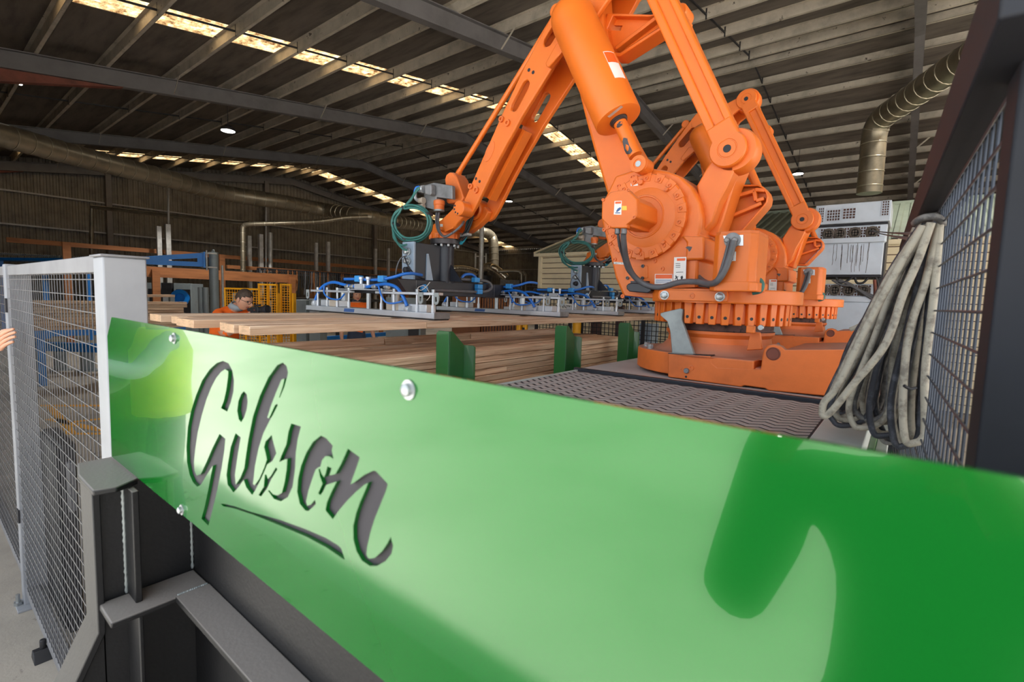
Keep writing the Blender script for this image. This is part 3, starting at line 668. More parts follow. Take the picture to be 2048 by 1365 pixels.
# --- shoulder housing
HY = 2.66
house = B().prism(q1(cA([(215, 575), (330, 1055), (388, 1195), (690, 1222), (705, 1140), (1005, 1128), (1012, 905), (1062, 900), (1064, 712), (1005, 705), (1030, 660), (1038, 560), (1020, 430), (960, 305), (870, 218), (750, 168), (640, 150), (520, 150), (330, 210), (240, 400)]), HY), 'y', HY, 3.12)
ho = house.build('shoulder_housing', OR, rb, bevel=.014, seg=3)
B().prism(q1(cA([(870, 705), (1064, 712), (1062, 900), (905, 905), (915, 760)]), HY-.02), 'y', HY-.025, HY+.02).build('housing_block', OR, rb, bevel=.01)
dc = cA([(566, 550)])[0]; DR_ = radius(dc, cA([(905, 555)])[0], HY-.03)
c = c2(dc, HY-.03)
dk = B().lathe([(DR_*1.0, -.03), (DR_, 0), (DR_*.975, .006), (DR_*.52, .006), (DR_*.50, .012), (DR_*.47, .012), (DR_*.45, .004), (0, .004)], c, (0, -1, 0), 72)
dko = dk.build('gear_cover', OR, rb, smooth=28)
ccs = B()
for i in range(18):
    a = math.radians(20*i+8); p = c+Vector((math.cos(a)*DR_*.89, -.006, math.sin(a)*DR_*.89))
    pad = Vector((math.cos(a), 0, math.sin(a))); t = Vector((-math.sin(a), 0, math.cos(a)))
    B().prism([((p+pad*u+t*v).x, (p+pad*u+t*v).z) for u, v in ((-.016, -.02), (.03, -.026), (.03, .026), (-.016, .02))], 'y', p.y-.004, p.y+.002).build('bolt_pad', OR, dko, bevel=.002)
    bb = B(); boss(bb, p+Vector((0, -.004, 0)), .0085, .007); bb.build('cover_bolt', OW, dko)
for x, y, r in ((543, 265, .017), (518, 830, .02)):
    bb = B(); ybolt(bb, c2(cA([(x, y)])[0], HY-.036), r, .016); bb.build('oil_plug', OW, dko)
for x, y in ((240, 655), (290, 768), (358, 298), (470, 225), (655, 910), (392, 1200), (672, 1208), (325, 900), (965, 855), (716, 975)):
    bb = B(); boss(bb, c2(cA([(x, y)])[0], HY), .010, .006); bb.build('screw_boss', OW, ho)
B().prism(q1(cA([(403, 952), (598, 950), (600, 1050), (405, 1048)]), HY), 'y', HY-.004, HY+.01).build('access_plate', OR, ho, bevel=.002)
for x, y in ((430, 1050), (553, 1052), (556, 953)):
    bb = B(); boss(bb, c2(cA([(x, y)])[0], HY-.004), .008, .005); bb.build('plate_screw', M['chip'], ho)
# motor of the shoulder axis: eight-sided box standing out of the cover
MY0, MY1 = 2.33, 2.64
octo = q1(cA([(218, 420), (290, 345), (435, 325), (505, 400), (505, 548), (420, 612), (425, 640), (290, 640), (215, 565)]), MY0)
mt = B().prism(octo, 'y', MY0, MY0+.045); mt.build('motor_cover', OR, rb, bevel=.006)
mx = [p[0] for p in octo]; mz = [p[1] for p in octo]; mcx, mcz = (min(mx)+max(mx))/2, (min(mz)+max(mz))/2
ins = [(mcx+(x-mcx)*.86, mcz+(z-mcz)*.86) for x, z in octo]
B().prism(ins, 'y', MY0+.04, MY1).build('motor_body', OR, rb, bevel=.008)
B().lathe([(.17, 0), (.17, .012), (.16, .018)], (mcx+.02, MY1, mcz), (0, -1, 0), 40).build('motor_flange', OR, rb, bevel=.01)
for dx, dz in ((-.13, .14), (.13, .14), (-.13, -.14), (.13, -.14)):
    bb = B(); ybolt(bb, (mcx+dx, MY1-.02, mcz+dz), .012, .014); bb.build('motor_bolt', OW, rb)
for x, y in ((437, 330), (232, 410), (280, 632), (487, 553)):
    bb = B(); boss(bb, c2(cA([(x, y)])[0], MY0), .007, .005); bb.build('cover_screw', OW, rb)
cgp = B()
for x in (350, 402):
    q = P(*cA([(x, 655)])[0], Y=MY0+.03); cgp.lathe([(.022, 0), (.022, .012), (.015, .014), (.015, .04), (.009, .045)], q+Vector((0, 0, .02)), (0, 0, -1), 14)
cgp.build('cable_gland', M['alloy'], rb)
# cables from the motor round to the turntable motor
def rcable(name, pts, r, m, k=8, par=None):
    out = [P(*(cA([(x, y)])[0]), Y=Y) for x, y, Y in pts]
    return B().tube(smoothpath(out, k), r, 10).build(name, m, par or rb, smooth=80)
rcable('motor_cable', [(396, 690, 2.36), (402, 780, 2.40), (425, 910, 2.48), (480, 1030, 2.56), (580, 1105, 2.60), (700, 1125, 2.58), (860, 1085, 2.55), (1000, 1082, 2.52), (1100, 1098, 2.47), (1165, 1075, 2.43), (1230, 980, 2.425), (1275, 850, 2.425), (1300, 745, 2.43)], .0155, M['greycable'])
rcable('signal_cable', [(352, 690, 2.36), (368, 790, 2.42), (395, 880, 2.50), (430, 985, 2.56), (500, 1065, 2.60)], .008, M['greycable'])
rcable('signal_cable', [(1012, 1030, 2.7), (1060, 1070, 2.58), (1120, 1085, 2.48), (1175, 1040, 2.44), (1215, 930, 2.435), (1250, 800, 2.435), (1262, 745, 2.44)], .008, M['greycable'])
rcable('signal_cable', [(1012, 1045, 2.7), (1050, 1088, 2.6), (1115, 1100, 2.48), (1190, 1040, 2.44), (1232, 930, 2.435), (1268, 800, 2.44)], .008, M['greycable'])
B().prism(q1(cA([(425, 1115), (440, 1098), (470, 1090), (600, 1095), (632, 1130), (628, 1160), (600, 1175), (450, 1162), (428, 1140)]), HY-.05), 'y', HY-.06, HY).build('cable_cover', M['charcoal'], rb, bevel=.006)
B().prism(q1(cA([(455, 1075), (600, 1075), (600, 1094), (455, 1094)]), HY-.02), 'y', HY-.02, HY).build('cable_cover_tab', M['charcoal'], rb)
B().prism(q1(cA([(1010, 1085), (1110, 1100), (1110, 1135), (1012, 1120)]), 2.56), 'y', 2.56, 2.64).build('cable_clamp', M['ink'], rb)
# --- turntable motor: upright box at the right
TY = 2.46
p00 = q1(cA([(1155, 692), (1380, 692), (1378, 1080), (1130, 1082)]), TY); x0, x1 = p00[0][0], p00[1][0]; z0, z1 = 1.772, p00[0][1]
def tmotor(b, xa, xb, ya, yb, za, zb, ch):
    return b.prism([(xa+ch, ya), (xb-ch, ya), (xb, ya+ch), (xb, yb-ch), (xb-ch, yb), (xa+ch, yb), (xa, yb-ch), (xa, ya+ch)], 'z', za, zb)
tmotor(B(), x0-.012, x1+.06, TY, TY+.26, z0+.03, z1, .028).build('turntable_motor', OR, rb, bevel=.006)
tmotor(B(), x0-.022, x1+.07, TY-.006, TY+.27, z0-.01, z0+.035, .03).build('motor_foot', OR, rb, bevel=.006)
tmotor(B(), x0-.010, x1+.058, TY+.002, TY+.258, z1-.005, z1+.012, .03).build('motor_lid', OW, rb, bevel=.004)
gp = B().prism(q1(cA([(1215, 705), (1380, 698), (1380, 785), (1240, 785)]), TY), 'y', TY-.004, TY+.002); gp.build('gland_plate', M['alu'], rb)
gg = B(); p = c2(cA([(1290, 742)])[0], TY-.004)
gg.lathe([(.036, 0), (.036, .006), (.03, .008)], p+Vector((0, 0, 0)), (0, -1, 0), 20)
for dx in (-.02, .014): gg.lathe([(.013, .006), (.013, .022), (.008, .026)], p+Vector((dx, 0, 0)), (0, -1, 0), 10)
gg.build('cable_gland', M['alloy'], rb)
# --- lower arm, from the shoulder up to the elbow
low = B().prism(q1([(1213, 388), (1187, 300), (1172, 245), (1156, 180), (1146, 120), (1150, 40), (1165, -60), (1190, -80), (1200, -40), (1205, 40), (1215, 130), (1238, 230), (1262, 280), (1292, 333), (1315, 370), (1290, 420)], 2.76), 'y', 2.76, 2.92)
low.build('lower_arm', OR, rb, bevel=.02, seg=3)
# --- balancing cylinder with its rod
BY = 2.60
cb, ct = c2((1237, 241), BY), c2((1137, 18), BY); ax = (cb-ct).normalized(); L = (cb-ct).length; RC = .132
cy = B().lathe([(RC*.3, -.02), (RC*.62, -.012), (RC*.86, .012), (RC*.97, .045), (RC, .09), (RC, L-.012), (RC*.985, L-.003), (RC*.94, L), (.052, L), (.05, L-.02)], ct, ax, 48)
cyo = cy.build('balancing_cylinder', OR, rb, smooth=40)
pv = c2((1278, 327), BY)
B().lathe([(.05, -.004), (.05, .008), (.044, .012), (.044, .02)], cb, ax, 24).build('rod_seal', M['chip'], rb)
rod = B().cyl(cb-ax*.05, pv-ax*.05, .037, 24); rod.build('piston_rod', OR, rb)
for s, (a0, a1, ph) in enumerate(((.03, .06, .4), ((pv-cb).length-.165, (pv-cb).length-.045, .2))):
    # bare patches where the paint has come off the rod
    e1 = ax.orthogonal().normalized(); e2 = ax.cross(e1); pts = []; rr = random.Random(5+s)
    f0 = math.atan2(Vector((0.2, -1, 0)).dot(e2), Vector((0.2, -1, 0)).dot(e1)); n = 14
    b = B(); vs = [cb+ax*((a0+a1)/2)+(e1*math.cos(f0)+e2*math.sin(f0))*.0383]
    for i in range(n):
        t = 2*math.pi*i/n; k = rr.uniform(.65, 1.1); aa = (a0+a1)/2+math.sin(t)*(a1-a0)/2*k; ff = f0+math.cos(t)*(.6+.5*s)*k
        vs.append(cb+ax*aa+(e1*math.cos(ff)+e2*math.sin(ff))*.0383)
    b._add(vs, [(0, 1+i, 1+(i+1) % n) for i in range(n)]); b.build('bare_patch', M['chip'], rb, smooth=80, label='dark bare metal patch with flaked paint')
rp = c2(cA([(520, 115)])[0], BY-.05); PR = radius(cA([(520, 115)])[0], cA([(586, 112)])[0], BY-.05)
pvb = B().lathe([(PR*.98, -.10), (PR, -.02), (PR*.98, -.012), (PR*.93, -.01), (PR*.93, -.004), (PR, 0), (PR*.96, .008), (PR*.55, .008), (PR*.52, .004), (0, .004)], rp, (0, -1, 0), 32)
pvo = pvb.build('cylinder_pivot', OR, rb)
B().lathe([(PR*.36, 0), (PR*.34, .002)], rp+Vector((0, -.004, 0)), (0, -1, 0), 16).build('pivot_pin', M['bolt'], pvo)
e1 = ax.orthogonal().normalized()
lb = B(); e1 = Vector((ax.z, 0, -ax.x)); e1 = -e1 if e1.x < 0 else e1
vs = [ct+ax*(L-.17-.18*i)+e1*(RC+.001)*math.cos(t)+Vector((0, -1, 0))*(RC+.001)*math.sin(t) for i in (0, 1) for t in (.12, .32, .52, .72)]
lb._add(vs, [(0, 1, 5, 4), (1, 2, 6, 5), (2, 3, 7, 6)]); lb.build('warning_label', M['white'], cyo, smooth=80)
vs = [ct+ax*(L-.275-.07*i)+e1*(RC+.0016)*math.cos(t)+Vector((0, -1, 0))*(RC+.0016)*math.sin(t) for i in (0, 1) for t in (.14, .33, .52, .70)]
B()._add(vs, [(0, 1, 5, 4), (1, 2, 6, 5), (2, 3, 7, 6)]).build('warning_label', M['lblorange'], cyo, smooth=80, label='orange part of the warning label')
u_ = Vector((0, -1, 0)); sd = ax.cross(u_).normalized(); lc = cb+ax*.001+u_*.095-sd*.03
B()._add([lc+sd*a+u_*k for a, k in ((-.045, -.012), (.045, -.012), (.045, .012), (-.045, .012))], [(0, 1, 2, 3)]).build('type_plate', M['alu'], cyo, smooth=0)
# --- forearm: two side plates joined by a recessed web
FY0, FY1 = 2.70, 2.98
near = cC([(650, 140), (270, 975), (300, 1010), (330, 1060), (325, 1110), (300, 1140), (345, 1120), (385, 1060), (420, 985), (560, 700), (700, 440), (800, 270), (845, 160)])
upper_r = [cE([(505, 345)])[0], cE([(545, 310)])[0], cE([(600, 285)])[0], cE([(830, 232)])[0], cE([(1060, 108)])[0], cE([(1110, 95)])[0], cE([(1160, 115)])[0], cE([(1192, 170)])[0], cE([(1165, 235)])[0], cE([(1110, 262)])[0], cE([(1010, 282)])[0], cE([(950, 330)])[0], cE([(880, 430)])[0], cE([(760, 560)])[0], cE([(640, 640)])[0], cE([(520, 730)])[0], cE([(480, 758)])[0]]
fo = q1(list(reversed(near[8:]))[0:0], FY0)
outl = q1(near[:1], FY0)
left_up = q1([cC([(650, 140)])[0]], FY0)
shape = [*q1([cC([(330, 1060)])[0], cC([(280, 985)])[0], cC([(650, 140)])[0], cD([(0, 740)])[0], cD([(390, 0)])[0]], FY0), *q1(upper_r, FY0),
         *q1([cC([(845, 160)])[0], cC([(790, 265)])[0], cC([(690, 440)])[0], cC([(555, 700)])[0], cC([(425, 980)])[0], cC([(390, 1050)])[0], cC([(350, 1115)])[0], cC([(300, 1143)])[0], cC([(310, 1120)])[0]], FY0)]
def slot(p, q, r, Y, n=6):
    a, b_ = c2(p, Y), c2(q, Y); d = (b_-a).normalized(); t = math.atan2(d.z, d.x); out = []
    for c_, s0 in ((a, t+math.pi/2), (b_, t-math.pi/2)):
        for i in range(n+1): th = s0+math.pi*i/n; out.append((c_.x+r*math.cos(th), c_.z+r*math.sin(th)))
    return out
h1 = slot(cC([(775, 20)])[0], cC([(755, 75)])[0], .03, FY0)
s1a, s1b = (600+1318/2.923, 497/2.923), (600+1252/2.923, 622/2.923)
s2a, s2b = cE([(485, 525)])[0], cE([(362, 670)])[0]
fa = B().prism(shape, 'y', FY0, FY0+.035, [slot(s1a, s1b, .032, FY0), slot(s2a, s2b, .034, FY0)])
fao = fa.build('forearm', OR, rb, bevel=.008)
far = B().prism(shape, 'y', FY1-.035, FY1, [slot(s1a, s1b, .032, FY0), slot(s2a, s2b, .034, FY0)]); far.build('forearm_plate', OR, fao, bevel=.006)
def inner(p, q, w, y0, y1):
    p, q = c2(p, FY0), c2(q, FY0); b = B(); b.bar((p.x, (y0+y1)/2, p.z), (q.x, (y0+y1)/2, q.z), y1-y0, w, ((q-p).cross(Vector((0, 1, 0))).normalized())); return b
inner(cC([(640, 190)])[0], cC([(330, 900)])[0], .03, FY0+.03, FY1-.03).build('forearm_web', OR, fao)
inner(cD([(390, 40)])[0], cC([(660, 150)])[0], .03, FY0+.03, FY1-.03).build('forearm_web', OR, fao)
inner(cC([(780, 250)])[0], cC([(430, 940)])[0], .03, FY0+.10, FY1-.10).build('forearm_rib', OR, fao)
inner(cE([(560, 330)])[0], cE([(1040, 150)])[0], .03, FY0+.03, FY1-.03).build('forearm_web', OR, fao)
# raised rim along the near plate near the elbow
B().prism(q1(cD([(350, 500), (230, 720), (240, 750), (270, 765), (420, 590), (460, 540), (400, 480)]), FY0-.03), 'y', FY0-.03, FY0+.01).build('forearm_lug', OR, fao, bevel=.006)
for x, y, r in ((652, 190, .017), (710, 226, .019), (352, 845, .017), (405, 880, .02)):
    bb = B(); boss(bb, c2(cC([(x, y)])[0], FY0), r, .014); bb.build('stud_boss', OW, fao)
for x, y in ((400, 768), (435, 796)):
    bb = B(); bb.lathe([(.011, 0), (.011, .001)], c2(cC([(x, y)])[0], FY0), (0, -1, 0), 12); bb.build('bolt_hole', M['ink'], fao)
for x, y in ((45, 797), (93, 824), (650, 48)):
    bb = B(); bb.lathe([(.012, 0), (.012, .001)], c2(cD([(x, y)])[0], FY0), (0, -1, 0), 12); bb.build('bolt_hole', M['ink'], fao)
pc_ = c2(cC([(532, 505)])[0], FY0); u1 = (c2(cC([(575, 405)])[0], FY0)-pc_); u2 = c2(cC([(560, 530)])[0], FY0)-pc_
B().prism([((pc_+u1*math.cos(t)+u2*math.sin(t)).x, (pc_+u1*math.cos(t)+u2*math.sin(t)).z) for t in [2*math.pi*i/24 for i in range(24)]], 'y', FY0-.004, FY0+.01).build('forearm_badge', OW, fao, bevel=.002)
# end ring where cables leave the forearm
b = B(); c_ = c2(cC([(440, 1085)])[0], FY1-.03); R1 = .085
b.lathe([(R1, 0), (R1, .10), (R1*.9, .11), (R1*.84, .11), (R1*.84, .0)], c_+Vector((.0, .02, 0)), (0, -1, 0), 24); b.build('forearm_end_ring', OR, fao)
# --- parallel rods, crank, triangular links
JY = 2.72
jl, jt = c2((1463, 300), JY), c2((1494, 200, 2), JY)
d = (jt-jl).normalized(); s = d.cross(Vector((0, 1, 0))).normalized(); s = s if s.x > 0 else -s
def rodpart(b, a0, a1, o0, o1, y0, y1):
    b._add([jl+d*a+s*o+Vector((0, y-JY, 0)) for y in (y0, y1) for o in (o0, o1) for a in (a0, a1)], [(0, 2, 3, 1), (4, 5, 7, 6), (0, 1, 5, 4), (2, 6, 7, 3), (0, 4, 6, 2), (1, 3, 7, 5)])
LR = (jt-jl).length
lr = B(); rodpart(lr, .05, LR-.03, -.068, -.022, JY-.035, JY+.06); rodpart(lr, .05, LR-.03, .03, .066, JY-.035, JY+.06); lro = lr.build('parallel_rod', OR, rb, bevel=.010, seg=3)
w_ = B(); rodpart(w_, .05, LR-.03, -.03, .034, JY-.018, JY+.05); w_.build('rod_web', OR, lro)
for a in (.10, LR-.08): e_ = B(); rodpart(e_, a-.055, a+.055, -.0695, .0675, JY-.0365, JY+.0615); e_.build('rod_end', OR, lro, bevel=.012, seg=3)
for jc in (jl, jt):
    big = jc is jl
    b = B().lathe([(.108, -.12), (.112, -.10), (.112, -.015), (.104, 0), (.102, 0)], jc+Vector((.012 if big else 0, -.0, 0)), (0, -1, 0), 40); b.build('rod_eye', OR, lro, smooth=40)
    b = B().lathe([(.092, -.02), (.092, .028), (.086, .036), (.05, .036), (.048, .033), (.044, .033), (.042, .036), (.02, .036), (.018, .03), (0, .03)], jc+Vector((-.012 if big else 0, 0, 0)), (0, -1, 0), 36); cap = b.build('joint_cap', OR, rb, smooth=30)
    B().lathe([(.019, 0), (.019, .002)], jc+Vector((-.012 if big else 0, -.034, 0)), (0, -1, 0), 14).build('joint_hole', M['ink'], cap)
crank = B().prism(q1(cB([(320, 350), (190, 540), (75, 750), (90, 850), (130, 1000), (135, 1290), (250, 1160), (330, 930), (420, 760), (490, 600), (545, 400), (480, 330), (400, 320)]), JY), 'y', JY, JY+.10)
cro = crank.build('crank_arm', OR, rb, bevel=.014, seg=3)
B().prism(q1(cB([(490, 600), (420, 760), (330, 930), (140, 1290), (300, 1340), (380, 1130), (440, 930), (500, 740), (590, 520), (560, 500)]), JY+.09), 'y', JY+.09, JY+.26).build('crank_shaft_arm', OR, rb, bevel=.012)
TRY = 3.02
tri = [(490, 738), (780, 732), (835, 760), (875, 810), (892, 870), (880, 940), (850, 985), (600, 1270), (560, 1300), (330, 1300), (370, 1130), (440, 930)]
tri_in = [(505, 760), (770, 752), (820, 778), (855, 825), (868, 872), (858, 930), (832, 968), (585, 1250), (550, 1275), (352, 1275), (392, 1130), (460, 930)]
tro = B().prism(q1(cB(tri), TRY-.05), 'y', TRY-.05, TRY+.07, [q1(cB(tri_in), TRY-.05)]).build('rear_link', OR, rb, bevel=.004)
B().prism(q1(cB(tri_in), TRY-.0), 'y', TRY+.005, TRY+.025).build('rear_link_web', OR, tro)
def strip(pts, w, Y0, Y1, name, par):
    a, b_ = [c2(p, Y0) for p in pts]; b = B(); b.bar((a.x, (Y0+Y1)/2, a.z), (b_.x, (Y0+Y1)/2, b_.z), Y1-Y0, w, (b_-a).cross(Vector((0, 1, 0))).normalized()); return b.build(name, OR, par, bevel=.004)
strip(cB([(440, 890), (740, 800)]), .02, TRY-.05, TRY+.01, 'rear_link_rib', tro)
strip(cB([(385, 1125), (810, 945)]), .02, TRY-.05, TRY+.01, 'rear_link_rib', tro)
strip(cB([(735, 790), (850, 800)]), .02, TRY-.05, TRY+.01, 'rear_link_rib', tro)
strip(cB([(725, 800), (745, 920)]), .02, TRY-.05, TRY+.01, 'rear_link_rib', tro)
strip(cB([(745, 920), (840, 890)]), .02, TRY-.05, TRY+.01, 'rear_link_rib', tro)
# elbow triangle
EY = 2.86
et = cD([(930, 150), (1060, 155), (1430, 165), (1560, 125), (1760, 100), (1830, 180), (1800, 250), (1620, 290), (1080, 640), (1000, 640), (930, 480), (900, 330)])
ei = cD([(1000, 178), (1420, 188), (1540, 150), (1700, 150), (1700, 215), (1590, 270), (1080, 600), (1010, 590), (960, 470), (935, 330)])
slot_ = cD([(960, 285), (1110, 290), (1090, 350), (955, 345)])
eto = B().prism(q1(et, EY-.05), 'y', EY-.05, EY+.07, [q1(ei, EY-.05)]).build('elbow_link', OR, rb, bevel=.004)
B().prism(q1(ei, EY), 'y', EY+.0, EY+.02, [q1(slot_, EY)]).build('elbow_link_web', OR, eto)
strip(cD([(1030, 545), (1530, 165)]), .022, EY-.05, EY+.01, 'elbow_link_rib', eto)
pt, pb = c2((1366, 33), TRY+.10), c2((1516, 378), TRY+.10)
B().cyl(pb, pt, .024, 16).build('tie_rod', OR, rb)
B().lathe([(.05, -.05), (.05, .06), (.042, .07)], pt, (0, -1, 0), 20).build('tie_rod_eye', OR, rb)
# slim rod along the forearm to the wrist
w0, w1 = c2(cC([(228, 715)])[0], FY0+.10), c2((1373, 250, 2), FY0+.10)
tr = B().cyl(w0, w1, .02, 14).cone(w0-(w1-w0).normalized()*.02, w0+(w1-w0).normalized()*.02, .02, .024, 14); tr.build('wrist_rod', OR, rb)
B().lathe([(.042, -.03), (.042, .03), (.034, .036)], w1, (0, -1, 0), 18).build('rod_eye', OR, rb)
B().bar(w0+Vector((.0, 0, .01)), w0+Vector((.012, 0, -.10)), .03, .04, (0, 1, 0)).build('rod_fork', OR, rb, bevel=.006)
# --- wrist
WY = 2.74
B().prism(q1(cC([(95, 775), (108, 730), (140, 705), (180, 708), (210, 750), (278, 950), (262, 992), (130, 1010), (110, 1000), (105, 860)]), WY), 'y', WY, WY+.13).build('wrist_link', OW, rb, bevel=.008)
wb = B().prism(q1(cF([(650, 480), (700, 450), (865, 290), (945, 235), (1005, 262), (1025, 330), (990, 395), (930, 440), (870, 500), (840, 560), (730, 588), (650, 560), (640, 520)]), WY-.05), 'y', WY-.05, WY+.02)
wb.build('wrist_fork', OR, rb, bevel=.008)
B().prism(q1(cF([(860, 500), (980, 430), (1070, 420), (1190, 300), (1230, 360), (1195, 440), (1100, 530), (1000, 600), (880, 600)]), WY+.15), 'y', WY+.15, WY+.22).build('wrist_fork', OR, rb, bevel=.008)
b = B(); c_ = c2(cF([(890, 320)])[0], WY-.13); b.lathe([(.056, -.12), (.056, -.005), (.05, 0), (0, 0)], c_, (0, -1, 0), 28); wp = b.build('wrist_pivot', OR, rb)
b = B()
for i in range(4):
    t = math.radians(150+38*i); b.lathe([(.008, 0), (.008, .001)], c_+Vector((math.cos(t)*.04, -.0005, math.sin(t)*.04)), (0, -1, 0), 8)
b.build('pivot_mark', M['ink'], wp)
FC = c2(cF([(745, 640)])[0], WY+.06)
fcz = [P(*cF([(745, y)])[0], Y=WY+.06).z for y in (590, 625, 680, 690, 750, 760)]
B().lathe([(.085, fcz[2]), (.118, fcz[2]), (.122, fcz[1]), (.108, fcz[0]), (.10, fcz[0]+.05), (.07, fcz[0]+.07)], (FC.x, FC.y, 0), n=36).build('wrist_flange', OR, rb, smooth=30)
b = B()
for i in range(10): t = 2*math.pi*i/10; b.cyl((FC.x+.125*math.cos(t), FC.y+.125*math.sin(t), fcz[2]), (FC.x+.125*math.cos(t), FC.y+.125*math.sin(t), fcz[2]+.03), .010, 8)
b.build('flange_lug', OR, rb)
def wcable(name, pts, r, m): return B().tube(smoothpath([P(*cF([(x, y)])[0], Y=Y) for x, y, Y in pts], 7), r, 9).build(name, m, rb, smooth=80)
B().lathe([(.04, 0), (.04, .035), (.044, .04), (.044, .07), (.03, .08)], P(*cF([(672, 345)])[0], Y=WY-.06), (0, 0, 1), 18).build('cable_entry', OW, rb)
B().lathe([(.042, 0), (.042, .012)], P(*cF([(672, 360)])[0], Y=WY-.06), (0, 0, 1), 18).build('cable_entry_ring', M['zinc'], rb)
wcable('wrist_cable', [(645, 375, 2.68), (640, 470, 2.67), (660, 570, 2.65), (720, 640, 2.64), (800, 620, 2.64), (870, 570, 2.66), (940, 500, 2.7), (960, 440, 2.8)], .009, M['greycable'])
wcable('wrist_cable', [(672, 375, 2.68), (662, 470, 2.66), (680, 590, 2.64), (740, 648, 2.63), (830, 600, 2.64)], .009, M['greycable'])
wcable('wrist_cable', [(1060, 400, 2.85), (1040, 480, 2.84), (1010, 560, 2.83), (985, 630, 2.83), (930, 690, 2.83)], .009, M['black'])
wcable('wrist_cable', [(1035, 420, 2.82), (1010, 500, 2.82), (960, 600, 2.82), (900, 680, 2.83)], .009, M['black'])
for k in range(3): wcable('air_hose', [(1000+14*k, 430, 2.86), (985+14*k, 520, 2.86), (970+14*k, 600, 2.86), (950+10*k, 670, 2.86), (905+10*k, 730, 2.86)], .009, M['cyan'])
B().bar(P(*cF([(930, 640)])[0], Y=2.84), P(*cF([(1020, 620)])[0], Y=2.84), .05, .02).build('hose_clamp', M['zinc'], rb, bevel=.004)
B().bar(P(*cF([(740, 585)])[0], Y=WY-.07), P(*cF([(840, 540)])[0], Y=WY-.07), .012, .014).build('cable_guard', OR, rb, bevel=.003)
# --- grey connector box on its bracket
XY = 2.66
B().prism(q1(cF([(612, 30), (820, 65), (822, 220), (640, 195), (635, 345), (500, 310), (498, 60)]), XY), 'y', XY, XY+.035).build('connector_bracket', M['alloy'], rb, bevel=.005)
B().prism(q1(cF([(505, 55), (580, 48), (585, 160), (565, 180), (508, 160)]), XY-.05), 'y', XY-.05, XY).build('connector_block', M['alloy'], rb, bevel=.008)
for y, r in ((105, .03), (235, .026), (300, .02)):
    c_ = P(*cF([(500, y)])[0], Y=XY-.03); B().lathe([(r, 0), (r, .02), (r*.8, .024), (r*.8, .05), (r*.65, .055)], c_, (-1, -.15, .05), 14).build('connector', M['alu'] if y < 200 else M['beige'], rb)
wcable('connector_hose', [(430, 235, 2.6), (405, 210, 2.6), (402, 150, 2.6)], .013, M['alu'])
wcable('connector_hose', [(402, 165, 2.6), (398, 130, 2.6), (415, 90, 2.6), (450, 80, 2.62)], .011, M['blue'])
# --- stickers
def sticker(name, pts, Y, m, label=None, e=.0012): return B().prism(q1(pts, Y), 'y', Y-e, Y-.0002).build(name, m, rb, smooth=0, label=label)
S1 = sticker('warning_label', cA([(325, 420), (383, 417), (380, 532), (318, 530)]), MY0, M['white'])
sticker('warning_label', cA([(385, 460), (424, 460), (424, 495), (385, 495)]), MY0, M['lblyellow'])
sticker('warning_print', cA([(330, 425), (378, 423), (377, 440), (330, 442)]), MY0-.001, M['lblorange'])
sticker('warning_print', cA([(336, 505), (352, 480), (372, 470), (378, 480), (365, 495), (345, 510)]), MY0-.001, M['lblblue'])
sticker('warning_print', cA([(330, 513), (370, 513), (370, 520), (330, 520)]), MY0-.001, M['lblblue'])
sticker('warning_label', cA([(813, 880), (913, 878), (908, 1075), (805, 1078)]), HY-.025, M['white'])
sticker('warning_print', cA([(835, 890), (905, 888), (903, 908), (835, 910)]), HY-.026, M['lblorange'])
for y in (930, 945, 960): sticker('warning_print', cA([(825, y), (862, y), (862, y+4), (825, y+4)]), HY-.026, M['ink'])
sticker('warning_print', cA([(822, 1030), (830, 1030), (836, 1040), (850, 1036), (838, 1048), (845, 1065), (836, 1065), (830, 1050), (822, 1065), (818, 1058), (826, 1046)]), HY-.026, M['ink'])
sticker('warning_print', cA([(865, 1040), (880, 1030), (886, 1045), (878, 1065), (868, 1062)]), HY-.026, M['ink'])
sticker('warning_print', cA([(828, 1002), (886, 1000), (886, 1004), (828, 1006)]), HY-.026, M['ink'])
sticker('danger_label', cA([(655, 1018), (802, 1018), (800, 1100), (652, 1100)]), HY-.004, M['white'])
sticker('danger_print', cA([(660, 1022), (797, 1022), (796, 1055), (659, 1055)]), HY-.005, M['lblorange'])
for y in (1064, 1074, 1084): sticker('danger_print', cA([(662, y), (790, y), (790, y+4), (662, y+4)]), HY-.005, M['lblblue'])
sticker('type_label', cA([(1258, 840), (1320, 833), (1317, 910), (1255, 913)]), TY, M['white'])
for i in range(5): sticker('type_print', cA([(1268, 850+12*i), (1298, 848+12*i), (1298, 853+12*i), (1268, 855+12*i)]), TY-.001, M['lblblue'])
sticker('number_label', cA([(456, 265), (515, 260), (516, 293), (458, 297)]), HY-.036, M['white'])
S2 = sticker('robot_number_label', cA([(318, 918), (402, 922), (402, 940), (318, 936)]), HY-.001, M['white'])
p = c2(cA([(360, 929)])[0], HY-.0025)
text_obj('ROBOT NO.1', .0135, 'label_lettering', M['ink'], rb, p, (1, 0, 0), (0, 0, 1), .0002)
sticker('wrist_label', cF([(682, 503), (715, 503), (715, 533), (682, 533)]), WY-.05, M['white'])
sticker('scuff_mark', cA([(905, 800), (925, 790), (960, 795), (950, 820), (935, 835), (925, 815)]), HY-.025, M['chip'])
bb = B(); bb.lathe([(.04, 0), (.045, .01), (.04, .05)], P(1520, 570, Y=2.62), (.6, -1, 0), 16)
wq = [P(x, y, Y=2.58) for x, y in ((1505, 562), (1518, 560), (1524, 570), (1520, 582), (1505, 586))]
B().tube(smoothpath(wq, 5), .012, 10).build('hose_loop', M['teal'], rb, smooth=80)
# --- second robot
rb2 = copy_tree(rb, RX2)
rb2['label'] = 'orange industrial robot arm standing behind the nearer one, beside the grey cooling units'
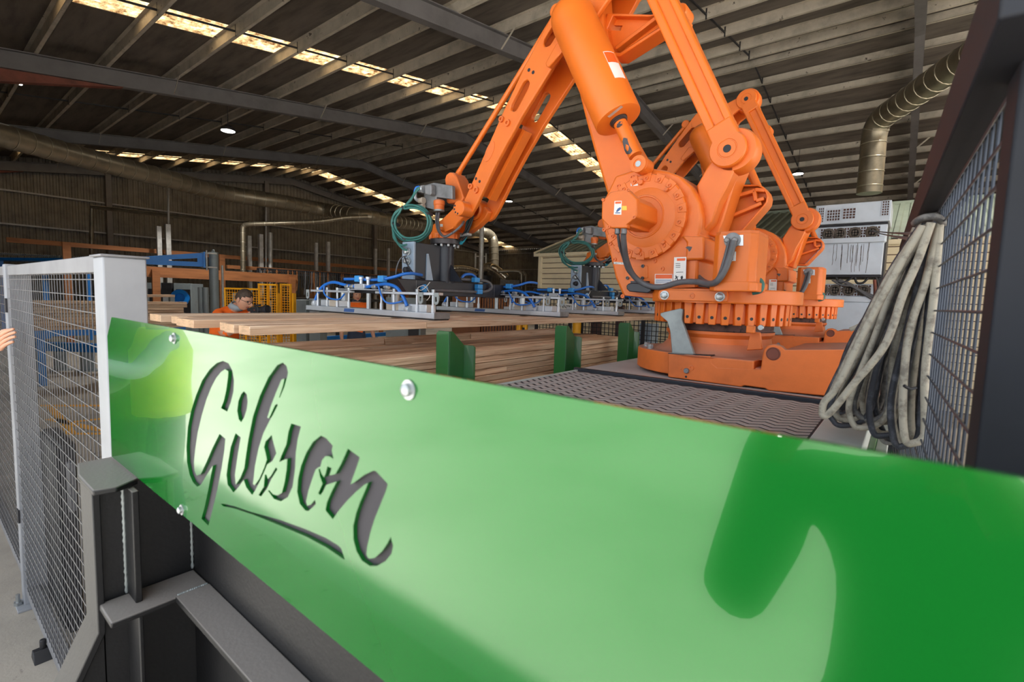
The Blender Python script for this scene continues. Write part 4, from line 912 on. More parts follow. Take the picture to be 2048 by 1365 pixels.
# ---------------------------------------------------------------- vacuum gripper (built once, copied for the second robot)
GX, GYc = FC.x, FC.y
gr = thing('vacuum_gripper', 'charcoal vacuum gripper frame with blue hoses under the nearer robot wrist', 'gripper', (GX, GYc, 1.548), 'vacuum grippers on the robots')
ZT = fcz[2]
B().lathe([(.118, ZT-.045), (.122, ZT-.04), (.122, ZT-.004), (.118, ZT)], (GX, GYc, 0), n=40).build('adapter_disc', M['chip'], gr)
for i in range(12):
    a = 2*math.pi*i/12; B().cyl((GX+.105*math.cos(a), GYc+.105*math.sin(a), ZT-.062), (GX+.105*math.cos(a), GYc+.105*math.sin(a), ZT-.045), .011, 8).build('disc_bolt', M['bolt'], gr)
B().cyl((GX, GYc, 1.80), (GX, GYc, ZT-.045), .072, 32).build('column', M['charcoal'], gr)
for sx, sy in ((1, 0), (-1, 0), (0, -1), (0, 1)):
    o = Vector((sx, sy, 0)); t = Vector((-sy, sx, 0))*.005; c = Vector((GX, GYc, 0))
    vs = [c+o*r+k*t+Vector((0, 0, z)) for k in (-1, 1) for r, z in ((.07, 1.815), (.20, 1.815), (.07, 1.95))]
    B()._add(vs, [(0, 1, 2), (5, 4, 3), (0, 3, 4, 1), (1, 4, 5, 2), (2, 5, 3, 0)]).build('gusset', M['charcoal'], gr)
B().box(GX-.06, GX+.06, 2.15, 3.60, 1.695, 1.815).build('main_beam', M['charcoal'], gr, bevel=.006)
for y in (2.45, 3.35): B().box(GX+.0602, GX+.061, y, y+.003, 1.70, 1.81).build('beam_joint', M['alloy'], gr)
def cross(yc):
    B().prism([(GX-.48, 1.715), (GX-.40, 1.818), (GX+.13, 1.818), (GX+.24, 1.715), (GX+.24, 1.70), (GX-.48, 1.70)], 'y', yc-.05, yc+.05).build('cross_beam', M['charcoal'], gr, bevel=.005)
    for s in (-.36, .10):
        B().prism([(yc-.05, 1.705), (yc-.12, 1.705), (yc-.05, 1.80)], 'x', GX+s-.004, GX+s+.004).build('gusset', M['charcoal'], gr)
cross(2.17); cross(3.56)
# junction box beside the column
jy0, jy1 = 2.46, 2.74
jx0, jx1 = P(804, 520, Y=jy0).x, P(827, 520, Y=jy0).x; jz1 = P(815, 484, Y=jy0).z
B().box(jx0, jx1, jy0, jy0+.02, 1.815, jz1).build('junction_box_front', M['bluegrey'], gr, bevel=.003)
B().box(jx0+.004, jx1+.002, jy0+.02, jy1, 1.815, jz1-.004).build('junction_box', M['charcoal'], gr, bevel=.004)
B().prism([(jy0+.12, 1.815), (jy0+.19, 1.815), (jy0+.14, 2.02), (jy0+.125, 2.02)], 'x', jx1, jx1+.012).build('gusset', M['bluegrey'], gr)
jxm = (jx0+jx1)/2
for i, z in enumerate((jz1-.075, jz1-.145, jz1-.215)):
    b = B().lathe([(.028, 0), (.028, .012), (.022, .014), (.022, .04), (.016, .044)], (jxm+.012, jy0, z), (0, -1, 0), 14); b.build('connector', M['ink'] if i == 2 else M['bolt'], gr)
B().lathe([(.02, 0), (.02, .003), (.016, .004)], (jxm+.014, jy0, jz1-.29), (0, -1, 0), 16).build('blank_plug', M['bluegrey'], gr)
def hose(name, pts, r, m, par, k=7): return B().tube(smoothpath(pts, k), r, 10).build(name, m, par, smooth=80)
def pq(x, y, Y): return P(600+x/5.12, 500+y/5.12, Y=Y)
def pw(x, y, Y): return P(760+x/5.6875, 360+y/5.6875, Y=Y)
# coil of green hose between wrist box and junction box
coil = []; rk = random.Random(9)
for t in range(5):
    k = (.86, .98, .91, 1.04, .95)[t]
    for i in range(14):
        a = math.radians(115-360*i/14); coil.append(pw(360+218*k*math.cos(a)+rk.uniform(-5, 5), 490-205*k*math.sin(a)+rk.uniform(-6, 6)+(8 if t == 3 else 0), 2.49+.014*t))
hp = [pw(452, 88, 2.60), pw(415, 110, 2.58), pw(365, 200, 2.55), pw(300, 280, 2.52)]+coil+[pw(150, 620, 2.5), pw(200, 715, 2.46), pw(255, 745, 2.42), pw(300, 738, 2.40)]
hose('hose_coil', hp, .0082, M['teal'], gr, 4)
hose('hose', [pw(452, 96, 2.58), pw(400, 150, 2.56), pw(350, 235, 2.53), pw(250, 330, 2.52), pw(170, 450, 2.52), pw(145, 560, 2.50), pw(190, 700, 2.46), pw(250, 775, 2.42), pw(300, 800, 2.40)], .0085, M['teal'], gr, 6)
for (x, y) in ((290, 320), (555, 385), (298, 670), (185, 505)):
    p = pw(x, y, 2.52); B().lathe([(.034, -.006), (.034, .006)], p, (.5, 0, 1), 12).build('tie', M['ink'], gr)
hose('signal_wire', [pw(305, 865, 2.42), pw(240, 890, 2.38), pw(195, 980, 2.36), pw(180, 1080, 2.34), pw(178, 1200, 2.3)], .005, M['greycable'], gr)
hose('signal_wire', [pw(280, 875, 2.42), pw(310, 960, 2.38), pw(380, 1060, 2.42), pw(460, 1110, 2.48), pw(520, 1130, 2.6)], .005, M['ink'], gr)
# conduit, clips and valve on the side of the main beam
sx = GX+.061
zc = 1.755
hose('conduit', [(sx+.02, 2.62, 1.74), (sx+.02, 2.9, 1.74), (sx+.02, 3.1, 1.74), (sx+.03, 3.22, 1.75), (sx+.03, 3.28, 1.79), (sx+.02, 3.22, 1.835), (sx-.02, 3.05, 1.84), (sx-.03, 2.95, 1.84)], .013, M['greycable'], gr, 6)
for y, z in ((3.12, 1.742), (3.12, 1.785), (3.08, 1.84)): B().box(sx, sx+.045, y-.03, y+.03, z-.02, z+.02).build('conduit_clip', M['blueclip'], gr, bevel=.004)
B().lathe([(.03, 0), (.032, .02), (.02, .03)], (sx, 2.52, 1.75), (1, 0, 0), 18).build('pressure_valve', M['blueclip'], gr)
hose('cable_tie', [(sx+.03, 2.56, 1.80), (sx+.035, 2.52, 1.765), (sx+.035, 2.47, 1.735), (sx+.03, 2.44, 1.75), (sx+.035, 2.49, 1.77), (sx+.035, 2.54, 1.735), (sx+.03, 2.56, 1.69), (sx+.03, 2.53, 1.66)], .003, M['white'], gr)
hose('air_hose', [(GX, 2.98, 1.83), (GX+.01, 3.02, 1.88), (GX+.01, 3.12, 1.885), (GX+.01, 3.2, 1.83)], .012, M['blue'], gr)
# suction bar with posts, manifolds, hoses: each bar is a part with sub-parts
BX0, BX1 = P(612, 611, Y=2.03).x, P(868, 628, Y=2.03).x
def bar_asm(yc, mirror=1):
    bar_ = B().box(BX0, BX1, yc, yc+.13, 1.556, 1.592).build('suction_bar', M['alu'], gr, bevel=.003)
    B().box(BX0+.002, BX1-.002, yc+.004, yc+.126, 1.548, 1.557).build('foam_pad', M['black'], bar_)
    B().box(BX1-.001, BX1+.004, yc, yc+.13, 1.556, 1.592).build('end_cap', M['alloy'], bar_)
    B().box(BX0-.004, BX0+.001, yc, yc+.13, 1.556, 1.592).build('end_cap', M['alloy'], bar_)
    L_ = BX1-BX0; f = lambda u: BX0+L_*u
    B().prism([(f(.355), 1.562), (f(.44), 1.562), (f(.445), 1.586), (f(.36), 1.586)], 'y', yc-.0012, yc-.0002).build('maker_label', M['lblblue'], bar_, smooth=0)
    for u0, u1, m in ((.11, .19, 'alu'), (.19, .25, 'beige'), (.25, .275, 'alu'), (.66, .745, 'beige'), (.745, .93, 'alu')):
        B().box(f(u0), f(u1), yc+.03, yc+.11, 1.592, 1.64).build('manifold', M[m], bar_, bevel=.003)
    for u in (.09, .18, .272, .372, .63, .72, .875, .975):
        b = B().cyl((f(u), yc+.025, 1.592), (f(u), yc+.025, 1.70), .0075, 10).cyl((f(u), yc+.025, 1.592), (f(u), yc+.025, 1.635), .0115, 10)
        b.build('spring_post', M['alu'], bar_)
        B().cyl((f(u), yc+.025, 1.715), (f(u), yc+.025, 1.735), .012, 6).build('post_nut', M['bolt'], bar_)
    B().box(f(.04), f(.40), yc+.005, yc+.045, 1.70, 1.716).build('cross_strap', M['alu'], bar_, bevel=.002)
    B().box(f(.60), f(1.02), yc+.005, yc+.045, 1.70, 1.716).build('cross_strap', M['alu'], bar_, bevel=.002)
    B().box(f(.27), f(.66), yc+.02, yc+.10, 1.722, 1.728).build('valve_plate', M['alu'], bar_)
    B().box(f(.42), f(.50), yc+.02, yc+.07, 1.728, 1.765).build('valve_block', M['alu'], bar_, bevel=.003)
    for u in (.33, .37, .55, .64): B().lathe([(.014, 0), (.014, .02), (.018, .022), (.018, .04), (.012, .044)], (f(u), yc+.04, 1.745), (1, 0, 0), 10).build('hose_fitting', M['bolt'], bar_)
    for u in (.45, .505): B().lathe([(.012, 0), (.012, .04), (.017, .042), (.017, .06)], (f(u), yc+.05, 1.755), (0, 0, 1), 10).build('riser_fitting', M['alu'], bar_)
    for u in (.015, .915, 1.01):
        b = B(); n = 8; c0 = Vector((f(u), yc+.008, 1.695))
        out = [(c0.x-.022, c0.z+.02), (c0.x-.022, c0.z)]+[(c0.x+.022*math.cos(math.pi+math.pi*i/n), c0.z-.03+.022*math.sin(math.pi+math.pi*i/n)) for i in range(n+1)]+[(c0.x+.022, c0.z), (c0.x+.022, c0.z+.02)]
        b.prism(out, 'y', yc, yc+.006, [[(c0.x-.009, c0.z-.005), (c0.x-.009, c0.z-.03), (c0.x, c0.z-.037), (c0.x+.009, c0.z-.03), (c0.x+.009, c0.z-.005)]]); b.build('slotted_bracket', M['zinc'], bar_)
    B().lathe([(.022, 0), (.024, .03), (.03, .034), (.03, .05)], (f(.085), yc+.03, 1.60), (-1, 0, .2), 12).build('hose_elbow', M['alu'], bar_)
    B().lathe([(.022, 0), (.024, .03), (.03, .034), (.03, .05)], (f(.80), yc+.03, 1.61), (1, 0, -.2), 12).build('hose_elbow', M['alu'], bar_)
    Hh = lambda pts, r: hose('suction_hose', [(f(u), yc+dy, z) for u, dy, z in pts], r, M['blue'], bar_, 6)
    Hh([(.05, .03, 1.61), (.075, .03, 1.67), (.13, .03, 1.74), (.22, .035, 1.775), (.33, .04, 1.755), (.42, .045, 1.745)], .0115)
    Hh([(.50, .045, 1.745), (.60, .04, 1.76), (.66, .035, 1.765), (.73, .03, 1.745), (.78, .025, 1.69), (.815, .02, 1.625)], .0115)
    Hh([(.18, .0, 1.74), (.19, -.01, 1.69), (.24, -.01, 1.655), (.32, -.005, 1.65), (.36, .0, 1.69)], .006)
    Hh([(.63, .0, 1.75), (.66, -.01, 1.69), (.695, -.01, 1.645), (.74, .0, 1.64), (.79, .01, 1.655)], .006)
    Hh([(.29, .07, 1.80), (.40, .07, 1.80), (.52, .07, 1.795), (.60, .07, 1.80), (.66, .09, 1.815), (.69, .14, 1.838), (.70, .20, 1.845), (.69, .30, 1.84)], .011)
    for u in (.41, .595): B().box(f(u)-.03, f(u)+.03, yc+.05, yc+.09, 1.78, 1.825).build('hose_clip', M['blueclip'], bar_, bevel=.004)
    B().cyl((f(.5), yc+.06, 1.592), (f(.5), yc+.06, 1.70), .016, 10).build('centre_post', M['bolt'], bar_)
    for u in (.30, .70): B().cyl((f(u), yc+.06, 1.64), (f(u), yc+.06, 1.70), .03, 14).build('spring_plate', M['bolt'], bar_)
bar_asm(2.03); bar_asm(3.42)
gr2 = copy_tree(gr, RX2)
gr2['label'] = 'charcoal vacuum gripper under the second robot wrist, in front of the cream shed'

# ---------------------------------------------------------------- layer of boards held by the grippers
ORD = ['first', 'second', 'third', 'fourth', 'fifth', 'sixth', 'seventh', 'eighth', 'ninth', 'tenth', 'eleventh', 'twelfth', 'thirteenth', 'fourteenth']
_cache = {}
def board(x0, x1, y0, y1, z0, z1, label, group, m='wood', name='timber_board'):
    key = (round(x1-x0, 3), round(y1-y0, 2), round(z1-z0, 3), m)
    b = B(); jx = .0015
    n = 4; vs = []; 
    if key in _cache:
        o = _cache[key].copy(); COL.objects.link(o); o.location = ((x0+x1)/2, (y0+y1)/2, z0)
    else:
        b.box(x0, x1, y0, y1, z0, z1); o = b.build(name, M[m], bevel=.0025, seg=1)
        o.data.materials.append(M['woodend'])
        for p in o.data.polygons:
            if abs(p.normal.y) > .9: p.material_index = 1
        _cache[key] = o
    return tag(o, label, 'board', group)
LT, LB = 1.547, 1.507
ex = lambda px: P(px, 645, Y=.9).x
near_x = ex(489)
lay = [(ex(300), ex(321), .90), (ex(334), ex(348), .92), (ex(348.6), ex(361), .96), (ex(361.5), ex(396), .88), (ex(425), ex(443), .93), (ex(443.6), ex(462), .91), (ex(467), near_x, .92)]
for i, (a, b_, y0) in enumerate(lay):
    k = len(lay)-1-i
    lb = 'pale sawn board held by the grippers, %s from the layer edge' % ORD[k]
    board(a, b_, y0, 1.90 if k == 0 else 6.9, LB, LT, lb+(', short left length' if k == 0 else ''), 'boards lifted by the grippers')
a, b_, _ = lay[-1]
board(a, b_, 1.902, 6.9, LB, LT, 'pale sawn board along the near edge of the lifted layer, long right length', 'boards lifted by the grippers')
# ---------------------------------------------------------------- pack of boards below, on its lifting table
PX0, PX1, PT = -2.74, -2.02, 1.372
rr = random.Random(11)
lt = thing('lifting_table', 'dark steel lifting table carrying the timber pack beside the robot platform', 'table', (-2.4, 2.4, 0))
B().box(PX0, -2.17, .75, 4.1, .9, PT-.041).build('deck', M['darksteel'], lt)
B().box(PX0, -2.02, .75, 4.1, .82, .90).build('deck_edge', M['darksteel'], lt)
for x in (-2.66, -2.12):
    for y in (.9, 3.9): B().box(x-.06, x+.06, y-.06, y+.06, 0, .82).build('leg', M['darksteel'], lt)
nr = 11
for j in range(nr):
    z1 = PT-.0405*j; yj = (1.25, 2.05, 3.1, 2.5, 1.55, 3.3, 2.2, 1.1, 2.8, 3.5, 1.9)[j]
    for s, (ya, yb) in enumerate(((.62, yj-.001), (yj+.001, 4.18+rr.uniform(-.05, .03)))):
        w = .13; dx = rr.uniform(-.012, .008)
        board(PX1-w+dx, PX1+dx, ya, yb, z1-.0375, z1, 'weathered hardwood board in the %s row from the top of the pack face, %s length' % (ORD[j], ('near', 'far')[s]), 'boards of the timber pack', 'woodred')
xx = PX1-.13-.02
for i in range(4):
    w = .125; yj = rr.uniform(1.2, 3.6); z1 = PT+rr.uniform(-.002, .001)
    for s, (ya, yb) in enumerate(((.62, yj-.001), (yj+.001, 4.2+rr.uniform(-.04, .03)))):
        board(xx-w, xx, ya, yb, z1-.039, z1, 'hardwood board on top of the pack, %s behind the face boards, %s length' % (ORD[i], ('near', 'far')[s]), 'boards of the timber pack', 'woodred')
    xx -= w+.008+rr.uniform(0, .01)
for s, (ya, yb, m) in enumerate(((.7, 1.95, 'wood'), (1.96, 2.75, 'woodred'), (2.76, 4.15, 'wood'))):
    board(-2.70, -2.61, ya, yb, PT+.001, PT+.041, '%s loose board lying on top at the back of the pack' % ('long pale', 'short brown', 'far pale')[s], 'loose boards on the pack', m)
# ---------------------------------------------------------------- green folded steel stanchions
def stanchion(y, label, group):
    x = -1.80
    s = thing('pack_stanchion', label, 'post', (x, y, 0), group)
    B().prism([(y, 0), (y+.105, 0), (y+.105, 1.445), (y+.02, 1.52), (y, 1.52)], 'x', x, x+.008).build('web', M['greenpost'], s, bevel=.002)
    B().prism([(x-.085, 0), (x+.008, 0), (x+.008, 1.52), (x-.07, 1.52), (x-.085, 1.505)], 'y', y-.008, y).build('flange', M['greenpost'], s, bevel=.002)
    vs = [(x+.004+dx*o, y+.105+.06*o+dy, z) for z, o in ((0, 0), (0, 1), (1.43, 1), (1.44, .8), (1.445, 0)) for dx, dy in ((.022, 0), (.022, .008))]
    B()._add(vs, [(0, 2, 4, 6, 8), (9, 7, 5, 3, 1), (0, 1, 3, 2), (2, 3, 5, 4), (4, 5, 7, 6), (6, 7, 9, 8), (8, 9, 1, 0)]).build('flange', M['greenpost'], s)
    return s
stanchion(1.74, 'dark green folded steel post in front of the timber pack, nearest', 'green pack posts')
stanchion(2.84, 'dark green folded steel post in front of the timber pack, middle of three', 'green pack posts')
stanchion(3.80, 'dark green folded steel post at the far end of the timber pack', 'green pack posts')
# ---------------------------------------------------------------- background left: crane, racks, machines
jc = P(428, 560, D=11.5); jx, jy = jc.x, jc.y; jtop = P(428, 505, D=11.5).z
jib = thing('jib_crane', 'grey crane column with a bright blue slotted swing arm', 'crane', (jx, jy, 0))
B().cyl((jx, jy, 0), (jx, jy, jtop), .098, 24).build('column', M['machgrey'], jib)
B().tube([(jx+.05*math.cos(t), jy, jtop+.05*math.sin(t)+.0) for t in [math.pi*i/8 for i in range(9)]], .016, 8).build('lifting_eye', M['machgrey'], jib)
e0 = P(408, 510, D=11.2); e1 = P(292, 519, D=10.6)
hd = Vector((e1.x-e0.x, e1.y-e0.y, 0)).normalized(); hl = Vector((e1.x-e0.x, e1.y-e0.y, 0)).length
zt, zb, zt1, zb1 = P(408, 506, D=11.2).z, P(408, 534, D=11.2).z, P(292, 513, D=10.6).z, P(292, 529, D=10.6).z
def along(s, z, o=0): n = Vector((-hd.y, hd.x, 0)); return Vector((e0.x, e0.y, 0))+hd*s+n*o+Vector((0, 0, z))
def plate(b, outline, holes, t):
    loops = [outline]+holes; flat = [p for l in loops for p in l]; k = len(flat)
    tri = tessellate_polygon([[Vector((p[0], p[1], 0)) for p in l] for l in loops])
    vs = [along(s, z, -t/2) for s, z in flat]+[along(s, z, t/2) for s, z in flat]; fs = [tuple(x) for x in tri]+[tuple(i+k for i in reversed(x)) for x in tri]; o = 0
    for l in loops:
        n = len(l); fs += [(o+i, o+(i+1) % n, o+k+(i+1) % n, o+k+i) for i in range(n)]; o += n
    b._add(vs, fs); return b
le = 1.5
tz = lambda s: zt+(zt1-zt)*s/hl; bz = lambda s: zb+(zb1-zb)*s/hl
mz_ = lambda s: (tz(s)+bz(s))/2
arm = plate(B(), [(0, zt), (0, zb), (hl*le, bz(hl*le)), (hl*le, tz(hl*le))], [[(.13, mz_(.13)+.04), (.13, mz_(.13)-.045), (hl*.62, mz_(hl*.62)-.012), (hl*.62, mz_(hl*.62)+.012)]], .06)
arm.build('swing_arm', M['bluepaint'], jib)
plate(B(), [(-.02, zt+.02), (-.02, zb-.02), (.02, zb-.02), (.02, zt+.02)], [], .16).build('arm_end_plate', M['bluepaint'], jib)
for z in (zt, zb): B().box(min(e0.x, jx)-.02, max(e0.x, jx)+.02, min(e0.y, jy)-.03, max(e0.y, jy)+.03, z-.015, z+.015).build('hinge_bracket', M['pole'], jib)
B().cyl(along(-.05, zb-.08), along(-.05, zt+.06), .018, 8).build('hinge_pin', M['pole'], jib)
B().cyl((jx+.17, jy+.12, 0), (jx+.17, jy+.12, jtop-.3), .025, 10).build('cable_pipe', M['pole'], jib)
for i, px in enumerate((402, 412)):
    c = P(px, 600, D=11.1); b = B().cyl((c.x, c.y, 0), (c.x, c.y, P(px, 579, D=11.1).z), .058, 18)
    b.cyl((c.x, c.y, P(px, 579, D=11.1).z), (c.x, c.y, P(px, 575, D=11.1).z), .0585, 18)
    tag(b.build('pressure_vessel', M['machgrey']), ('left grey upright cylinder tank standing beside the crane column', 'right grey upright cylinder tank standing against the crane column')[i], 'tank', 'grey tanks at the crane')
# long timber racks along the left wall
def rackrow(X, y0, y1, zs, posts, label):
    r = thing('timber_rack', label, 'rack', (X, (y0+y1)/2, 0))
    for z, h in zs: B().box(X-.05, X+.05, y0, y1, z-h/2, z+h/2).build('rail', M['rack'], r)
    for y in posts: B().box(X+.05, X+.13, y-.09, y+.09, 0, zs[0][0]+.06).build('post', M['rack'], r)
    return r
rackrow(-19, 1.9, 16.2, [(2.84, .13)], (3.1, 7.2, 11.3, 15.4), 'long orange brown timber rack rail behind the crane, tallest row')
rackrow(-18, 7.0, 15.0, [(2.45, .12)], (10.0, 13.2), 'lower orange brown timber rack rail right of the crane column')
rackrow(-16, 4.2, 8.4, [(2.10, .28)], (4.4, 8.2), 'thick brown timber beam across the machines left of the yellow guards')
# galvanised uprights
def pole(px, ytop, X, w=.14, label='', name='steel_upright', mt='pole', ybot=None, round_=False):
    t = P(px, ytop, X=X); z0 = 0
    b = B().cyl((X, t.y, z0), (X, t.y, t.z), w/2, 14) if round_ else B().box(X-w/2, X+w/2, t.y-w/2, t.y+w/2, z0, t.z)
    return tag(b.build(name, M[mt]), label, 'post', 'galvanised uprights in the racks')
for px, yt, w, lb in ((317, 453, .12, 'left of the pair of galvanised uprights behind the blue crane arm'), (335, 449, .13, 'right of the pair of galvanised uprights behind the blue crane arm'),
                      (498, 472, .12, 'galvanised upright left of the yellow guards, shorter one of a pair'), (521, 469, .13, 'galvanised upright standing behind the yellow mesh guards'),
                      (632, 486, .11, 'slim galvanised upright over the near end of the gripper, left of a pair'), (656, 484, .12, 'slim galvanised upright over the near end of the gripper, right of a pair'),
                      (751, 498, .10, 'thin galvanised upright in the rack left of the hose coil'), (777, 497, .10, 'thin galvanised upright in the rack just under the hose coil')):
    pole(px, yt, -18.4, w, lb)
def pipe(name, pts, r, m, label, cat='pipe', group=None, k=6, ribs=0, rm=None):
    path = smoothpath(pts, k); b = B().tube(path, r, 16); o = b.build(name, M[m], smooth=60)
    if ribs:
        rbm = B(); d = 0; last = path[0]; nxt = ribs
        for i in range(1, len(path)):
            seg = path[i]-path[i-1]; l = seg.length; u = 0
            while nxt-d <= l:
                c = path[i-1]+seg*((nxt-d)/l); dr = seg.normalized(); rbm.lathe([(r, -.012), (r*1.045, -.006), (r*1.045, .006), (r, .012)], c, dr, 16); nxt += ribs
            d += l
        rb_ = rbm.build('seam', M[rm or 'ductrib'], o, smooth=60); rb_['kind'] = 'stuff'
    return tag(o, label, cat, group)
zd = 4.75
dp = [P(-60, 255, Z=zd), P(0, 270, Z=zd), P(120, 303, Z=zd), P(240, 334, Z=zd), P(340, 359, Z=zd), P(440, 385, Z=zd), P(560, 404, Z=zd), P(650, 420, Z=zd), P(735, 434, Z=zd)]
g_ = P(735, 434, Z=zd); dp2 = [Vector((g_.x+.25*i, g_.y+1.1*i, zd)) for i in range(1, 5)]
e_ = P(958, 468, Y=22); e2 = P(985, 484, Y=22.3); e3 = P(986, 530, Y=22.3)
dp = dp[:8]+[P(735, 434, D=17.5), P(850, 452, D=21), P(930, 461, D=23.5), P(966, 465, D=24.5), P(982, 473, D=25), P(987, 490, D=25), P(988, 540, D=25)]
pipe('spiral_duct', dp, .25, 'duct', 'large spiral wound extraction duct sloping across the dark left side', 'duct', ribs=.32)
pipe('branch_duct', [P(735, 434, D=17.2), P(690, 436, D=16.8), P(640, 443, D=16.5), P(560, 447, D=16.2), P(500, 449, D=16), P(489, 452, D=16), P(486, 460, D=16), P(486, 500, D=16), P(486, 560, D=16)], .075, 'duct', 'thinner branch pipe leaving the big spiral duct, bent down behind the racks', 'duct', ribs=.3)
pipe('thin_duct', [P(183, 520, D=17), P(183, 450, D=17), P(183, 420, D=17), P(186, 415, D=17), P(192, 415, D=17), P(300, 427, D=17.3), P(455, 445, D=17.8), P(500, 446, D=18)], .065, 'duct', 'thin pipe running level then dropping down, upper left before the dark wall', 'pipe')
pipe('thin_duct', [P(541, 466, D=18), P(541, 500, D=18), P(541, 560, D=18)*1, Vector((P(541, 560, D=18).x, P(541, 560, D=18).y, 0))], .07, 'pole', 'short vertical spiral pipe behind the yellow guards', 'pipe', ribs=.12, rm='pole')
pipe('hanging_pipe', [P(532, 405, D=18), P(532, 470, D=18), P(532, 540, D=18)], .03, 'pole', 'thin vertical pipe hanging from the duct above the camera man', 'pipe')
pipe('hanging_pipe', [P(337, 360, D=17), P(337, 420, D=17), P(338, 500, D=17)], .03, 'pole', 'thin vertical pipe hanging from the duct above the blue arm', 'pipe')
pipe('vertical_pipe', [P(963, 425, D=15.6), P(963, 500, D=15.6), Vector((P(963, 500, D=15.6).x, P(963, 500, D=15.6).y, 0))], .075, 'pole', 'tall pale vertical pipe right of the gripper column', 'pipe')
pipe('flexible_duct', [P(968, 548, D=16.6), P(972, 536, D=16.4), P(982, 534, D=16), P(995, 541, D=16), P(1008, 552, D=16), P(1012, 556, D=16)], .13, 'foilduct', 'crinkled foil duct right of the tall pale pipe', 'duct', ribs=.09, rm='foilduct')
pipe('flexible_duct', [P(876, 556, D=16), P(884, 548, D=16), P(896, 541, D=16), P(908, 537, D=16), P(935, 538, D=16.3), P(966, 550, D=16.6)], .10, 'foilduct', 'crinkled foil duct left of the tall pale pipe', 'duct', ribs=.09, rm='foilduct')
pipe('extraction_pipe', [P(996, 544, D=15.5), P(1010, 543, D=15.5), P(1035, 543, D=15.5), P(1041, 548, D=15.5), P(1043, 560, D=15.5), Vector((P(1043, 560, D=15.5).x, P(1043, 560, D=15.5).y, 0))], .05, 'duct', 'shiny bent pipe left of the cream shed, nearer one', 'pipe')
pipe('extraction_pipe', [P(1045, 544, D=16), P(1050, 550, D=16), P(1051, 566, D=16), Vector((P(1051, 566, D=16).x, P(1051, 566, D=16).y, 0))], .05, 'duct', 'shiny bent pipe left of the cream shed, right one', 'pipe')
ld = thing('ladder_frame', 'pale steel ladder frame beside the tall vertical pipe', 'ladder', P(955, 600, D=16.9))
for px in (951, 972): B().tube([P(px, 507, D=16.9), Vector((P(px, 507, D=16.9).x, P(px, 507, D=16.9).y, 0))], .03, 8).build('stile', M['pole'], ld)
B().tube([P(951, 513, D=16.9), P(972, 513, D=16.9)], .02, 8).build('rung', M['pole'], ld)
B().tube([P(951, 545, D=16.9), P(972, 545, D=16.9)], .02, 8).build('rung', M['pole'], ld)
# cyclone casing under the foil ducts
c = P(968, 575, D=16.6); cz = P(968, 552, D=16.6).z
cb_ = B().cyl((c.x, c.y, 0), (c.x, c.y, cz), .26, 20).cone((c.x, c.y, cz), (c.x, c.y, cz+.2), .26, .1, 20)
tag(cb_.build('dust_collector', M['darksteel'], bevel=.01), 'dark round dust collector under the foil ducts', 'collector')
# strap rack: rows of dark hanging strops
sr_ = thing('strop_rack', 'long rack hung with rows of dark lifting strops behind the gripper', 'rack', (-17.4, 12, 0))
p0_, p1_ = P(515, 540, X=-17.4), P(800, 566, X=-17.4)
B().box(-17.45, -17.35, p0_.y, p1_.y, p0_.z, p0_.z+.07).build('rail', M['darksteel'], sr_)
B().box(-17.5, -17.4, p0_.y, p1_.y, 1.35, 1.45).build('rail', M['darksteel'], sr_)
for y in (p0_.y, (p0_.y+p1_.y)/2, p1_.y): B().box(-17.46, -17.36, y-.05, y+.05, 0, p0_.z).build('post', M['darksteel'], sr_)
rr = random.Random(5)
for i in range(74):
    y = p0_.y+.05+(p1_.y-p0_.y-.1)*i/73; z = p0_.z+.04
    b = B(); l = rr.uniform(.5, .85); b.tube([(-17.33, y, z), (-17.32, y+rr.uniform(-.02, .02), z-l*.5), (-17.33, y+rr.uniform(-.06, .06), z-l)], rr.uniform(.012, .026), 6)
    b.build('strop', M[rr.choice(['black', 'black', 'darksteel', 'rack', 'greycable'])], sr_)
# back panels and machines on the left
def cab(px0, px1, y0, y1, D, depth, m, label, name='machine_cabinet', cat='machine', z0=0, inset=None, bev=.01):
    a, b_ = P(px0, y0, D=D), P(px1, y0, D=D); h = Vector((b_.x-a.x, b_.y-a.y, 0)); w = h.length; h.normalize(); n = Vector((-h.y, h.x, 0))
    if n.dot(Vector((a.x, a.y, 0))) < 0: n = -n
    zt_, zb_ = P((px0+px1)/2, y0, D=D).z, (P((px0+px1)/2, y1, D=D).z if y1 else 0)
    t = thing(name, label, cat, (a.x+h.x*w/2, a.y+h.y*w/2, min(z0, zb_)))
    def bx(u0, u1, o0, o1, za, zb2):
        bb = B(); bb._add([Vector((a.x, a.y, 0))+h*(w*u)+n*o+Vector((0, 0, z)) for z in (za, zb2) for o in (o0, o1) for u in (u0, u1)], [(0, 2, 3, 1), (4, 5, 7, 6), (0, 1, 5, 4), (2, 6, 7, 3), (0, 4, 6, 2), (1, 3, 7, 5)]); return bb
    bx(0, 1, 0, depth, z0, zt_).build('body', M[m], t, bevel=bev)
    for (u0, u1, f0, f1, mm, nm) in (inset or []):
        H = zt_-z0; bx(u0, u1, -.02, .01, z0+H*f0, z0+H*f1).build(nm, M[mm], t, bevel=.004)
    return t
mcab = cab(347, 382, 567, None, 15, .6, 'machgrey', 'grey machine cabinet left of the tanks with a large dark door', inset=[(.15, .95, .35, .9, 'darksteel', 'door'), (.1, .9, .05, .2, 'meshdark', 'vent')])
cab(292, 316, 566, None, 15.2, .3, 'machgrey', 'grey machine housing just right of the gate post, dark window', inset=[(.2, .95, .5, .9, 'ink', 'window'), (.3, .6, .44, .49, 'white', 'name_plate')])
cab(322, 344, 566, None, 15.1, .5, 'darksteel', 'narrow dark machine housing with a pale front panel behind the racks', inset=[(.15, .8, .62, .78, 'alu', 'panel')])
